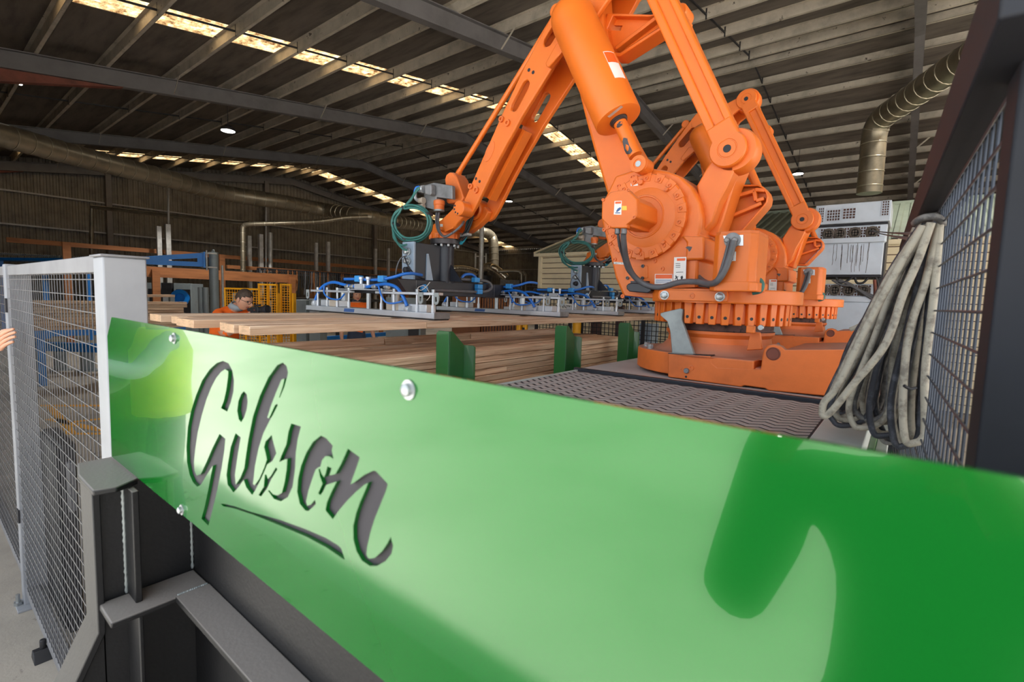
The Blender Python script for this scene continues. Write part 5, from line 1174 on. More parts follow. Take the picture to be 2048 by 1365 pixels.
b = B().lathe([(.20, 0), (.24, .02), (.24, .10), (.13, .10), (.12, .02)], P(362, 596, D=14.2), (.75, -.55, 0), 24)
b.build('motor_ring', M['bluepaint'], mcab, bevel=.004, label='round blue motor flange')
cab(618, 640, 598, None, 13, .5, 'machgrey', 'low grey conveyor drive at the left end of the suction bar', inset=[(.1, .9, .5, .8, 'alu', 'panel')])
cab(592, 612, 600, None, 13.2, .5, 'machgrey', 'low pale machine bench right of the yellow guards', inset=[(.1, .5, .4, .7, 'alu', 'panel')])
cab(772, 842, 596, None, 12.5, .8, 'machgrey', 'grey machine behind the gripper posts', inset=[(.05, .6, .6, .9, 'alu', 'panel'), (.65, .95, .3, .8, 'darksteel', 'panel')])
cab(905, 962, 592, None, 14, .9, 'brownpanel', 'upright stack of brown boards behind the black gripper beam, left', 'board_stack', 'boards')
cab(964, 1058, 596, None, 14.2, .9, 'rust', 'dark red corrugated panel stack left of the cream shed', 'panel_stack', 'boards', inset=[(.06*i, .06*i+.03, .0, .98, 'rack', 'rib') for i in range(16)])
cab(1000, 1040, 560, 578, 15.2, .7, 'meshdark', 'brown machine hood under the bent pipes', 'machine_hood', 'machine', z0=1.4)
# timber stack behind the gate, seen past the post
rr = random.Random(2)
for k in range(9):
    z1 = P(330, 604, X=-11).z-.055*k; off = rr.uniform(-.03, .03)
    y0_, y1_ = P(40, 620, X=-11).y, P(371, 620, X=-11).y
    board(-11.14, -11.0+off*.4, y0_+off, y1_+off, z1-.05, z1, 'sawn board in the stack left of the crane, %s from the top' % ORD[k], 'boards of the far left stack', 'woodred')
zs_ = P(330, 604, X=-11).z-.055*9
fr_ = thing('stack_bearer', 'low blue steel support frame under the far left timber stack', 'frame', (-11.1, 1.9, 0))
B().box(-11.2, -11.02, P(40, 620, X=-11).y, P(371, 620, X=-11).y, zs_-.1, zs_).build('beam', M['bluepaint'], fr_)
for f in (.1, .5, .9): y = P(40, 620, X=-11).y*(1-f)+P(371, 620, X=-11).y*f; B().box(-11.16, -11.06, y-.05, y+.05, 0, zs_-.1).build('leg', M['bluepaint'], fr_)
pa = P(250, 577, D=12); pb_ = P(343, 592, D=12)
lo = B().bar((-12.2, P(290, 594, X=-12.2).y, P(290, 592, X=-12.2).z), (-12.2, P(345, 594, X=-12.2).y, P(345, 592, X=-12.2).z), .3, .05)
inf = thing('infeed_table', 'pale topped infeed table behind the gate post', 'table', (-12.2, (P(290, 594, X=-12.2).y+P(345, 594, X=-12.2).y)/2, 0)); lo.build('table_top', M['wood'], inf)
for x_ in (292, 343): q_ = P(x_, 594, X=-12.2); B().box(-12.26, -12.14, q_.y-.04, q_.y+.04, 0, q_.z).build('leg', M['machgrey'], inf)
# blue conveyors low on the floor
def conveyor(a, b_, z, h, label, legs=3):
    c = thing('blue_conveyor', label, 'conveyor', ((a[0]+b_[0])/2, (a[1]+b_[1])/2, 0), None)
    B().bar((a[0], a[1], z-h/2), (b_[0], b_[1], z-h/2), .12, h).build('beam', M['bluepaint'], c, bevel=.006)
    d = Vector((b_[0]-a[0], b_[1]-a[1], 0))
    for i in range(legs):
        f = (i+.5)/legs; p = Vector((a[0], a[1], 0))+d*f
        B().box(p.x-.09, p.x+.09, p.y-.09, p.y+.09, .0, z-h).build('foot', M['machgrey'], c, bevel=.006)
        B().box(p.x-.16, p.x+.16, p.y-.16, p.y+.16, 0, .025).build('foot_plate', M['machgrey'], c)
    return c
a_, b2_ = P(38, 683, Z=.55), P(200, 688, Z=.55)
conveyor((a_.x, a_.y), (b2_.x, b2_.y), .55, .17, 'blue steel conveyor beam seen through the gate mesh')
a_, b2_ = P(615, 676, Z=.32), P(812, 662, Z=.32)
conveyor((a_.x, a_.y), (b2_.x, b2_.y), .32, .13, 'low blue conveyor beam on grey feet under the lifted boards', 4)
a_, b2_ = P(390, 672, Z=.4), P(560, 700, Z=.4)
conveyor((a_.x, a_.y), (b2_.x, b2_.y), .4, .13, 'low blue conveyor beam behind the ends of the lifted boards', 3)
# blue walkway with perforated edge behind the gate
wk = thing('blue_walkway', 'high blue walkway edge with white perforated toe board behind the gate', 'walkway', (-15, 2.6, 0))
p0_, p1_ = P(-10, 505, D=15), P(185, 515, D=15)
B().bar(P(-10, 519, D=15), P(185, 521, D=15), .5, .08).build('deck_beam', M['bluepaint'], wk)
pn = B(); n = 46
for i in range(n):
    t0 = i/n; q = p0_+(p1_-p0_)*t0; q2 = p0_+(p1_-p0_)*((i+.6)/n); pn.bar(q+Vector((0, 0, -.06)), q2+Vector((0, 0, .0)), .01, .045)
pn.build('perforated_board', M['alu'], wk)['kind'] = 'stuff'
for t in (.05, .5, .95): q = p0_+(p1_-p0_)*t; B().box(q.x-.06, q.x+.06, q.y-.06, q.y+.06, 0, q.z-.2).build('leg', M['bluepaint'], wk)
# yellow mesh guards
def guard(px0, px1, yt, D, label, mid=False, open_=.07, m='yellow'):
    a, b_ = P(px0, yt, D=D), P(px1, yt, D=D); zt_ = (a.z+b_.z)/2; a.z = b_.z = 0
    h = (b_-a); w = h.length; h.normalize()
    t = thing('yellow_guard', label, 'guard', (a+b_)/2, 'yellow machine guards')
    for u in ((0, w/2, w) if mid else (0, w)): p = a+h*u; B().box(p.x-.025, p.x+.025, p.y-.025, p.y+.025, 0, zt_).build('post', M[m], t)
    for z in (zt_-.025, .12): B().bar(a+Vector((0, 0, z)), b_+Vector((0, 0, z)), .04, .05).build('rail', M[m], t)
    b = B(); k = int(w/open_)
    for i in range(1, k): p = a+h*(w*i/k); b.bar(p+Vector((0, 0, .12)), p+Vector((0, 0, zt_)), .014, .014, (1, 0, 0))
    for i in range(1, int(zt_/open_)): b.bar(a+Vector((0, 0, i*open_)), b_+Vector((0, 0, i*open_)), .014, .014)
    b.build('mesh', M[m], t, smooth=0)['kind'] = 'stuff'
    return t
guard(449, 490, 576, 14, 'low yellow mesh guard left of the camera man')
guard(490, 518, 577, 14.2, 'low yellow mesh guard directly behind the camera man')
guard(518, 554, 568, 14.1, 'tall yellow mesh guard just right of the camera man', mid=True)
guard(562, 581, 568, 13.8, 'narrow pale yellow mesh gate standing apart at the right')
for px, yt, lb in ((447, 582, 'left yellow guard end post'), (556, 587, 'yellow post between the mesh guards'), (588, 587, 'rightmost yellow guard post beside the suction bar')):
    p = P(px, yt, D=13.7); tag(B().box(p.x-.04, p.x+.04, p.y-.04, p.y+.04, 0, p.z).build('guard_post', M['yellow']), lb+', standing on the floor', 'post', 'yellow guard posts')
cab(464, 481, 587, None, 14.6, .3, 'machgrey', 'pale grey switch cabinet behind the low yellow guard', 'switch_cabinet', 'cabinet')
# ---------------------------------------------------------------- right background: cream shed, cooling units
SYF = 11.0
sh = thing('cream_shed', 'cream weatherboard shed with grey green sheet roof behind the robots', 'shed', (0, 12.5, 0))
sx0, sx1, sz = P(1079, 506, Y=SYF).x, 8.8, 2.93
B().box(sx0+.03, sx1, SYF+.03, SYF+3.4, 0, sz).build('wall', M['rust'], sh)  # dark backing colour, paints the shadow lines in the gaps between the weatherboards
nb = 21; bh = sz/nb
for i in range(nb):
    z0_, z1_ = bh*i, bh*(i+1)
    B().prism([(SYF+.03, z0_+.016), (SYF-.02, z0_+.016), (SYF+.012, z1_), (SYF+.03, z1_)], 'x', sx0+.09, sx1).build('weatherboard', M['cream'], sh, smooth=0)
B().box(sx0, sx0+.10, SYF-.04, SYF+.06, 0, sz).build('corner_board', M['cream'], sh)
ry1, rz1 = SYF+3.3, sz+1.15
b = B(); n = int((sx1-sx0+.1)/.19); prof = []
for i in range(n): x = sx0-.08+.19*i; prof += [(x, 0), (x+.08, 0), (x+.10, .03), (x+.17, .03)]
k = len(prof); vs = [(x, y, z+o) for y, z in ((SYF-.12, sz-.02), (ry1, rz1)) for x, o in prof]
b._add(vs, [(i, i+1, k+i+1, k+i) for i in range(k-1)]); b.build('roof_sheet', M['greenroof'], sh, smooth=0)
B().bar((sx0-.08, SYF-.13, sz-.04), (sx0-.08, ry1, rz1-.02), .03, .12).build('barge_board', M['cream'], sh)
B().box(sx0-.09, sx1, SYF-.14, SYF-.12, sz-.10, sz-.02).build('fascia', M['cream'], sh)
B().box(sx0-.09, sx1, ry1-.05, ry1+.06, rz1-.02, rz1+.06).build('ridge_cap', M['greenroof'], sh)
CYF = 8.0
cu = thing('cooling_unit', 'tall stained grey cooling unit with fan grilles behind the second robot', 'machine', (-.75, CYF+.4, 0))
X_ = lambda px, y=550: P(px, y, Y=CYF).x
Z_ = lambda y, px=1690: P(px, y, Y=CYF).z
def cbx(px0, px1, y0, y1, m, name, d0=0, d1=.8, par=None, bev=.006): return B().box(X_(px0), X_(px1), CYF+d0, CYF+d1, Z_(y1), Z_(y0)).build(name, M[m], par or cu, bevel=bev)
top = cbx(1622, 1770, 409, 448, 'steel', 'fan_box', -.06, .7)
def grille(px0, px1, y0, y1, d, par):
    b = B(); xa, xb, za, zb2 = X_(px0), X_(px1), Z_(y1), Z_(y0)
    B().box(xa, xb, CYF+d-.004, CYF+d, za, zb2).build('grille_back', M['rust'], par)
    n = max(3, int((xb-xa)/.03)); m_ = max(3, int((zb2-za)/.03))
    for i in range(n+1): b.box(xa+(xb-xa)*i/n-.004, xa+(xb-xa)*i/n+.004, CYF+d-.012, CYF+d-.005, za, zb2)
    for j in range(m_+1): b.box(xa, xb, CYF+d-.012, CYF+d-.005, za+(zb2-za)*j/m_-.004, za+(zb2-za)*j/m_+.004)
    b.build('grille', M['steel'], par, smooth=0)['kind'] = 'stuff'
for a in ((1628, 1639, 414, 444), (1645, 1671, 420, 442), (1676, 1701, 419, 440), (1752, 1766, 410, 438)): grille(*a, -.06, top)
cbx(1620, 1766, 448, 455, 'ink', 'gap', .02, .7)
m2 = cbx(1618, 1766, 453, 486, 'steel', 'fan_section', 0, .75); grille(1634, 1752, 456, 477, 0, m2)
for px in (1650, 1673, 1702, 1736): B().lathe([(.07, 0), (.075, .01), (.05, .014), (.045, .006)], (X_(px), CYF-.006, Z_(467)), (0, -1, 0), 18).build('fan', M['meshdark'], m2)
cbx(1616, 1764, 478, 488, 'steel', 'ledge', -.12, .1)
dr = cbx(1612, 1762, 487, 550, 'steel', 'door_panel', -.04, .75)
rr = random.Random(8)
for i in range(17):
    px = rr.uniform(1662, 1742); z1 = Z_(488+rr.uniform(0, 6)); z0_ = Z_(rr.uniform(520, 548)); x = X_(px); w = rr.uniform(.0015, .003)
    pts = [(x+rr.uniform(-.004, .004), CYF-.0415, z1+(z0_-z1)*j/5) for j in range(6)]
    b = B(); 
    for p_, q_ in zip(pts[:-1], pts[1:]): b._add([(p_[0]-w, p_[1], p_[2]), (p_[0]+w, p_[1], p_[2]), (q_[0]+w, q_[1], q_[2]), (q_[0]-w, q_[1], q_[2])], [(0, 1, 2, 3)])
    b.build('drip_stain', M['meshdark'], dr, smooth=0)
cbx(1610, 1762, 550, 555, 'ink', 'base_channel', -.02, .7)
cu2 = cbx(1628, 1756, 568, 593, 'steel', 'lower_fan_section', .02, .75); grille(1632, 1745, 570, 592, .02, cu2)
for px in (1648, 1672, 1700, 1730): B().lathe([(.07, 0), (.075, .01), (.05, .014), (.045, .006)], (X_(px), CYF+.014, Z_(581)), (0, -1, 0), 18).build('fan', M['meshdark'], cu2)
cbx(1626, 1758, 593, 604, 'steel', 'ledge', -.06, .1)
B().box(X_(1628), X_(1756), CYF-.02, CYF+.75, 0, Z_(604)).build('lower_door', M['steel'], cu, bevel=.006)
B().box(X_(1622)-.02, X_(1628), CYF+.1, CYF+.7, 0, Z_(410)).build('frame_post', M['darksteel'], cu)
B().box(X_(1768, 430), X_(1768, 430)+.05, CYF+.1, CYF+.7, 0, Z_(410)).build('frame_post', M['darksteel'], cu)
for i, (pts) in enumerate((((1670, 562), (1690, 566), (1712, 578), (1735, 590), (1760, 600)), ((1678, 560), (1700, 568), (1722, 582), (1752, 594)), ((1664, 560), (1682, 570), (1706, 574), (1740, 596), (1758, 604)), ((1672, 556), (1680, 566), (1694, 562), (1706, 554)), ((1710, 556), (1714, 566), (1726, 566), (1736, 556)), ((1752, 556), (1756, 570), (1752, 580)))):
    B().tube(smoothpath([P(x, y, Y=CYF-.08) for x, y in pts], 6), .014, 8).build('loose_cable', M['black' if i > 2 else 'greycable'], cu, smooth=80)
B().tube(smoothpath([P(x, y, Y=CYF-.1) for x, y in ((1749, 560), (1750, 575), (1750, 590))], 4), .018, 8).build('red_hose', M['rafter_red'], cu, smooth=80)
for k, pts in enumerate((((1738, 461), (1770, 465), (1800, 467), (1826, 468)), ((1740, 463), (1772, 470), (1820, 478)))):
    tag(B().tube(smoothpath([P(x, y, Y=(7.93, 5.6, 3.4, 1.8)[min(i_*(3 if len(pts) == 2 else 1)+(1 if len(pts) == 3 and i_ == 2 else 0), 3)]) for i_, (x, y) in enumerate(pts)], 5), .006, 6).build('overhead_cable', M['greycable']), ('upper thin grey cable strung towards the cable bundle', 'lower thin grey cable strung towards the cable bundle')[k], 'cable')
# right spiral duct
rz = 5.75
pts = [P(2040, 20, Z=rz), P(1965, 95, Z=rz), P(1900, 140, Z=rz), P(1840, 182, Z=rz), P(1800, 210, Z=rz)]
l_ = P(1774, 228, Z=rz); pts += [l_+Vector((0, 0, 0)), l_+Vector((-.14, .2, -.1)), l_+Vector((-.2, .28, -.35)), l_+Vector((-.2, .28, -.7)), l_+Vector((-.2, .28, -1.1)), l_+Vector((-.2, .28, -1.55))]
pipe('spiral_duct', pts, .235, 'duct', 'spiral wound duct at the upper right, dropping behind the cooling unit', 'duct', ribs=.3)
wire_ = P(1778, 60, Z=rz)
# low mesh fence beyond the pack, bollards, sign
def lowfence(x0, x1, y, z0, z1, label):
    t = thing('dark_mesh_fence', label, 'fence', ((x0+x1)/2, y, 0), 'low dark mesh fences beyond the pack')
    n = max(1, int(round((x1-x0)/1.5)))
    for i in range(n+1): x = x0+(x1-x0)*i/n; B().box(x-.03, x+.03, y-.03, y+.03, 0, z1).build('post', M['fence_dark'], t)
    for z in (z0, z1-.02): B().box(x0, x1, y-.02, y+.02, z-.02, z+.02).build('rail', M['fence_dark'], t)
    b = B(); p = .09
    for i in range(1, int((x1-x0)/p)): b.box(x0+p*i-.006, x0+p*i+.006, y-.006, y+.006, z0, z1)
    for j in range(1, int((z1-z0)/p)): b.box(x0, x1, y-.012, y, z0+p*j-.006, z0+p*j+.006)
    b.build('mesh', M['fence_dark'], t, smooth=0)['kind'] = 'stuff'
    return t
xa = P(1073, 650, Y=9).x; xb = P(1140, 650, Y=9).x; xc = P(1168, 650, Y=9).x; xd = -1.2
lf = lowfence(xa, xb, 9.0, .25, 1.72, 'low dark mesh fence panel left of the orange bollard')
lowfence(xc, xd, 8.9, .25, 1.70, 'low dark mesh fence panel right of the orange bollard, behind the green posts')
sp = P(1128, 614, Y=8.95)
sgn_ = thing('entry_sign', 'small white NO ENTRY sign on the low dark mesh fence', 'sign', (sp.x, 8.955, sp.z))
B().box(sp.x-.20, sp.x+.20, 8.955, 8.967, sp.z-.07, sp.z+.07).build('board', M['white'], sgn_, bevel=.002)
text_obj('NO ENTRY', .085, 'lettering', M['ink'], sgn_, (sp.x, 8.952, sp.z), (1, 0, 0), (0, 0, 1), .0005, bold=True)
for px, yt, r, m, lb in ((1154, 648, .085, 'yellow', 'orange yellow round bollard between the low mesh fences'), (1039, 655, .07, 'yellow', 'yellow bollard left of the low mesh fence'), (1050, 657, .06, 'yellow', 'yellow post with black mark beside the left bollard')):
    p = P(px, yt, Y=8.7); bo = thing('bollard', lb, 'bollard', (p.x, 8.7, 0), 'yellow bollards')
    B().lathe([(r, 0), (r, 1.28), (r*.8, 1.32), (0, 1.33)], (p.x, 8.7, 0), n=18).build('post', M['yellow'], bo)
    if px == 1050: B().box(p.x-.03, p.x+.03, 8.7-r-.003, 8.7-r+.01, .85, 1.05).build('black_mark', M['ink'], bo)
for px0, px1, lb in ((1181, 1199, 'brown timber post behind the low mesh fence, left one'), (1230, 1243, 'brown timber post behind the low mesh fence, right one')):
    a, b_ = P(px0, 660, Y=9.4).x, P(px1, 660, Y=9.4).x; tag(B().box(a, b_, 9.4, 9.5, 0, 1.62).build('timber_post', M['rust']), lb, 'post')
wt = B().box(P(1278, 660, Y=9.6).x, P(1302, 660, Y=9.6).x, 9.6, 10.0, .0, 1.25); tag(wt.build('blue_bin', M['bluegrey'], bevel=.01), 'blue grey bin behind the low mesh fence near the robot base', 'bin')
# ---------------------------------------------------------------- lamps under the roof
for i, (x, y, Z, lb) in enumerate(((456, 262, 5.8, 'round high bay lamp over the left racks'), (1018, 403, 6.4, 'high bay lamp seen just left of the near robot'), (1596, 348, 6.3, 'high bay lamp seen right of the second robot rod'), (1968, 47, 6.9, 'high bay lamp at the upper right by the fence rail'), (38, 168, 6.2, 'small dim lamp at the upper left under the roof'))):
    p = P(x, y, Z=Z); r = .17 if i < 4 else .06
    t = thing('high_bay_lamp', lb, 'lamp', p, 'high bay lamps')
    B().lathe([(r, 0), (r*1.06, .02), (r*1.0, .06), (r*.6, .09), (r*.35, .14), (0, .15)], p, (0, 0, 1), 24).build('housing', M['darksteel'], t)
    B().cyl(p+Vector((0, 0, -.008)), p+Vector((0, 0, .004)), r*.94, 24).build('lens', M['led'], t)
    zr_ = zr(p.y)+.2; B().cyl(p+Vector((0, 0, .14)), Vector((p.x, p.y, max(zr_, p.z+.2))), .008, 6).build('hanger', M['ink'], t)
    if i < 4:
        L_ = bpy.data.lights.new('lamp_glow', 'SPOT'); L_.energy = 900; L_.color = (1, .98, .92); L_.spot_size = 2.2; L_.shadow_soft_size = .16
        lo_ = bpy.data.objects.new('lamp_glow', L_); COL.objects.link(lo_); lo_.location = (0, 0, -.03); lo_.parent = t
# ---------------------------------------------------------------- people
def skin(verts, edges, root=0, levels=2):
    """grow a tapering surface round connected joints: verts = [(co, radius)]"""
    me = bpy.data.meshes.new('skin'); me.from_pydata([Vector(v[0]) for v in verts], edges, []); o = bpy.data.objects.new('skin', me); COL.objects.link(o)
    m = o.modifiers.new('skin', 'SKIN'); m.use_smooth_shade = True; m.branch_smoothing = .6
    sv = me.skin_vertices[0].data
    for i, v in enumerate(verts):
        r = v[1]; sv[i].radius = (r, r) if not isinstance(r, tuple) else r; sv[i].use_root = (i == root)
    s = o.modifiers.new('sub', 'SUBSURF'); s.levels = s.render_levels = levels
    dg = bpy.context.evaluated_depsgraph_get(); dg.update()
    em = bpy.data.meshes.new_from_object(o.evaluated_get(dg)); bpy.data.objects.remove(o); bpy.data.meshes.remove(me)
    vs = [v.co.copy() for v in em.vertices]; fs = [tuple(p.vertices) for p in em.polygons]; bpy.data.meshes.remove(em)
    return vs, fs
def head_mesh(n=32, m=24):
    """local head: face towards +y, up z, centre between the ears"""
    vs, fs = [], []
    for j in range(m+1):
        t = math.pi*j/m
        for i in range(n):
            a = 2*math.pi*i/n; d = Vector((math.sin(t)*math.sin(a), math.sin(t)*math.cos(a), math.cos(t)))
            x, y, z = d.x*.075, d.y*.097, d.z*.118
            if z < 0: k = 1-.34*(-d.z)**1.5; x *= k; y = y*(1-.12*(-d.z)) if y > 0 else y*(1-.35*(-d.z))
            if y > 0:
                g = lambda cx, cz, sx, sz: math.exp(-((x-cx)/sx)**2-((z-cz)/sz)**2)
                y += .026*g(0, -.022, .012, .020)+.012*g(0, 0, .009, .03)      # nose
                y -= .012*(g(-.031, .010, .016, .012)+g(.031, .010, .016, .012))  # eye sockets
                y += .006*(g(-.031, .030, .022, .008)+g(.031, .030, .022, .008))  # brow
                y += .008*g(0, -.056, .022, .008)+.006*g(0, -.068, .018, .006)-.005*g(0, -.062, .022, .003)  # lips
                y += .010*g(0, -.095, .022, .016)                               # chin
            vs.append(Vector((x, y, z)))
    for j in range(m):
        for i in range(n): fs.append((j*n+i, (j+1)*n+i, (j+1)*n+(i+1) % n, j*n+(i+1) % n))
    return vs, fs
def person(label, pos, yaw, J, mats, head_c, head_rot, hair=True, group=None, extra=None, fingers=None, levels=2, sleeve='long'):
    """J: joints in the figure's own frame (x right, y ahead, z up)"""
    R3 = Matrix.Rotation(yaw, 3, 'Z'); pos = Vector(pos); W3 = lambda p: R3 @ Vector(p)+pos
    t = thing('person', label, 'person', pos, group)
    names = ['pelvis', 'belly', 'chest', 'neck', 'throat', 'shoulder_l', 'elbow_l', 'wrist_l', 'palm_l', 'shoulder_r', 'elbow_r', 'wrist_r', 'palm_r', 'hip_l', 'knee_l', 'ankle_l', 'toe_l', 'hip_r', 'knee_r', 'ankle_r', 'toe_r']
    rad = dict(pelvis=(.165, .12), belly=(.15, .115), chest=(.17, .12), neck=(.065, .065), throat=(.055, .055), shoulder_l=.075, elbow_l=.052, wrist_l=.032, palm_l=(.04, .022), shoulder_r=.075, elbow_r=.052, wrist_r=.032, palm_r=(.04, .022), hip_l=.105, knee_l=.07, ankle_l=.05, toe_l=.045, hip_r=.105, knee_r=.07, ankle_r=.05, toe_r=.045)
    idx = {n: i for i, n in enumerate(names)}
    E_ = [('pelvis', 'belly'), ('belly', 'chest'), ('chest', 'neck'), ('neck', 'throat')]
    for s in 'lr': E_ += [('chest', 'shoulder_'+s), ('shoulder_'+s, 'elbow_'+s), ('elbow_'+s, 'wrist_'+s), ('wrist_'+s, 'palm_'+s), ('pelvis', 'hip_'+s), ('hip_'+s, 'knee_'+s), ('knee_'+s, 'ankle_'+s), ('ankle_'+s, 'toe_'+s)]
    vs, fs = skin([(W3(J[n]), rad[n]) for n in names], [(idx[a], idx[b]) for a, b in E_], 0, levels)
    kind = dict(pelvis='legs', hip='legs', knee='legs', ankle='shoe', toe='shoe')
    pts = {n: W3(J[n]) for n in names}
    def tagof(c):
        best, bt = 9, 'top'
        for a, b in E_:
            p, q = pts[a], pts[b]; d = q-p; u = max(0, min(1, (c-p).dot(d)/d.length_squared)); e = (c-(p+d*u)).length
            if e < best:
                best = e; n0, n1 = a.split('_')[0], b.split('_')[0]
                if n1 in ('palm',): bt = 'skin'
                elif n0 == 'elbow': bt = 'top' if sleeve == 'long' or u < .1 else 'skin'
                elif n0 == 'shoulder' : bt = 'top' if sleeve == 'long' or u < .85 else 'skin'
                elif n1 == 'throat': bt = 'skin'
                elif n1 == 'toe': bt = 'shoe'
                elif n0 in ('hip', 'knee') or n1 == 'hip': bt = 'legs'
                elif n0 == 'pelvis': bt = 'legs' if u < .25 else 'top'
                else: bt = 'top'
        return bt
    order = ['top', 'skin', 'legs', 'shoe', 'eye', 'lip']
    body = B(); mi = []
    body._add(vs, fs); 
    for f in fs: c = sum((vs[i] for i in f), Vector())/len(f); mi.append(order.index(tagof(c)))
    for ch in (fingers or []):
        v2, f2 = skin([(W3(p), r) for p, r in ch], [(i, i+1) for i in range(len(ch)-1)], 0, 2); body._add(v2, f2); mi += [1]*len(f2)
    HR = R3 @ Matrix.Rotation(head_rot[2], 3, 'Z') @ Matrix.Rotation(head_rot[0], 3, 'X') @ Matrix.Rotation(head_rot[1], 3, 'Y')
    HC = W3(head_c); hv, hf = head_mesh(); body._add([HC+HR @ v for v in hv], hf)
    for f in hf:
        c = sum((hv[i] for i in f), Vector())/len(f)
        mi.append(5 if (c.y > .06 and abs(c.x) < .022 and -.070 < c.z < -.050) else 1)
    for s in (-1, 1):
        b2 = B().ball((0, 0, 0), (.010, .020, .030), 10, 6); body._add([HC+HR @ (v+Vector((s*.076, -.005, -.002))) for v in b2.v], b2.f); mi += [1]*len(b2.f)
        b2 = B().ball((0, 0, 0), .0085, 10, 6); body._add([HC+HR @ (v+Vector((s*.031, .079, .010))) for v in b2.v], b2.f); mi += [4]*len(b2.f)
    bo = body.build('body', M[mats['top']], t, smooth=70)
    for k in order[1:]: bo.data.materials.append(M[mats.get(k, {'skin': 'skin', 'shoe': 'ink', 'eye': 'ink', 'lip': 'lip'}.get(k, 'denim'))])
    if len(bo.data.polygons) == len(mi): bo.data.polygons.foreach_set('material_index', mi)
    if hair:
        v3, f3 = head_mesh(32, 24); hh = B(); keep = []
        for f in f3:
            c = sum((v3[i] for i in f), Vector())/len(f)
            if c.z > .052-.95*max(0, -c.y-.01) - (.03 if abs(c.x) > .06 and c.y < .02 else 0) + .25*max(0, c.y-.05)*2: keep.append(f)
        rr = random.Random(4)
        hh._add([HC+HR @ (v*(1.075+.02*math.sin(v.x*310+v.z*190))) for v in v3], keep); ho_ = hh.build('hair', M['hair'], t, smooth=70)
        sm = ho_.modifiers.new('thick', 'SOLIDIFY'); sm.thickness = .01
    def part(name, b2, m, head=True, **kw):
        b2.v = [(HC+HR @ v) if head else W3(v) for v in b2.v]; return b2.build(name, M[m], t, **kw)
    if extra: extra(part)
    return t
M['lip'] = mat('lips', (176, 104, 92), .5, var=.03)
legs = dict(hip_l=(-.1, 0, .90), knee_l=(-.11, .03, .50), ankle_l=(-.11, 0, .09), toe_l=(-.12, .16, .05), hip_r=(.1, 0, .90), knee_r=(.11, .03, .50), ankle_r=(.11, 0, .09), toe_r=(.12, .16, .05))
def hand_chain(w, d, n, s, L=.085, curl=.5, spread=.018):
    """four fingers and a thumb off the palm end w; d along the hand, n out of the palm, s to the thumb side"""
    w, d, n, s = Vector(w), Vector(d).normalized(), Vector(n).normalized(), Vector(s).normalized(); out = []
    for i, k in enumerate((.92, 1.0, .95, .78)):
        o = w+s*(spread*(1.5-i))-d*.02; a = d; pts = [(o, .0095)]; p = o+d*.025; pts.append((p, .0092))
        for j, f in enumerate((.42, .32, .26)):
            th = curl*(j+1); p = p+(d*math.cos(th)+n*math.sin(th))*(L*k*f); pts.append((p, .0085-.0012*j))
        out.append(pts)
    o = w-d*.06+s*.025; out.append([(o, .011), (o+d*.02+s*.025, .0105), (o+d*.05+s*.035+n*.012, .0095), (o+d*.075+s*.030+n*.03, .008)])
    return out
# the camera man bending over his camera behind the boards
hp_ = P(488, 598, D=5.5); dirA = (RT*.93-_fw*.36); yA = math.atan2(-dirA.x, dirA.y); fA = Vector((dirA.x, dirA.y, 0)).normalized()
posA = Vector((hp_.x, hp_.y, 0))-fA*.30
JA = dict(legs, pelvis=(0, -.08, .97), belly=(0, -.05, 1.16), chest=(0, .05, 1.37), neck=(0, .15, 1.485), throat=(0, .225, 1.54),
          shoulder_l=(-.18, .09, 1.44), elbow_l=(-.25, .30, 1.20), wrist_l=(-.07, .48, 1.36), palm_l=(-.035, .50, 1.42),
          shoulder_r=(.18, .09, 1.44), elbow_r=(.25, .30, 1.20), wrist_r=(.09, .42, 1.36), palm_r=(.055, .44, 1.42))
def exA(part):
    b = B()
    for s in (-1, 1): b.tube([(s*.033+.022*math.cos(a), .106, .008+.018*math.sin(a)) for a in [2*math.pi*i/16 for i in range(16)]], .0022, 6, True); b.tube([(s*.055, .104, .012), (s*.076, .05, .014), (s*.08, -.01, .008)], .002, 6)
    b.tube([(-.011, .108, .012), (0, .110, .015), (.011, .108, .012)], .002, 6); part('glasses', b, 'ink')
    col = B(); n = 20
    ring = [(.078*math.cos(a), .165+.075*math.sin(a), 1.488-.035*math.sin(a)) for a in [2*math.pi*i/n for i in range(n)]]
    ring2 = [(.064*math.cos(a), .205+.062*math.sin(a), 1.535-.03*math.sin(a)) for a in [2*math.pi*i/n for i in range(n)]]
    col._add(ring+ring2, [(i, (i+1) % n, n+(i+1) % n, n+i) for i in range(n)]); o = part('collar', col, 'greyshirt', False, label='grey shirt collar'); o.modifiers.new('t', 'SOLIDIFY').thickness = .008
fing = hand_chain((-.035, .50, 1.42), (.3, .2, 1), (.8, 0, .1), (0, -1, .1))+hand_chain((.055, .44, 1.42), (-.3, .2, 1), (-.8, 0, .1), (0, -1, .1))
person('man in orange shirt and glasses bending to look through a black video camera', posA, yA, JA, dict(top='hivis_o', legs='denim'), (0, .30, 1.585), (-.38, 0, .12), extra=exA, fingers=fing, sleeve='short')
cc0 = P(508, 621, D=5.42); cd = Vector((dirA.x, dirA.y, 0)).normalized()*.985+Vector((0, 0, .1)); cd.normalize(); su = Vector((0, 0, 1)); sx_ = cd.cross(su).normalized()
vc = thing('video_camera', 'black video camera held up to the face of the bending man', 'camera', cc0)
B().bar(cc0-cd*.02, cc0+cd*.10, .075, .07).build('camera_body', M['black'], vc, bevel=.008)
B().cyl(cc0+cd*.10, cc0+cd*.15, .035, 18).build('lens_barrel', M['black'], vc)
B().lathe([(.038, 0), (.046, .02), (.046, .055), (.042, .06), (.036, .05)], cc0+cd*.145, cd, 20).build('lens_hood', M['ink'], vc)
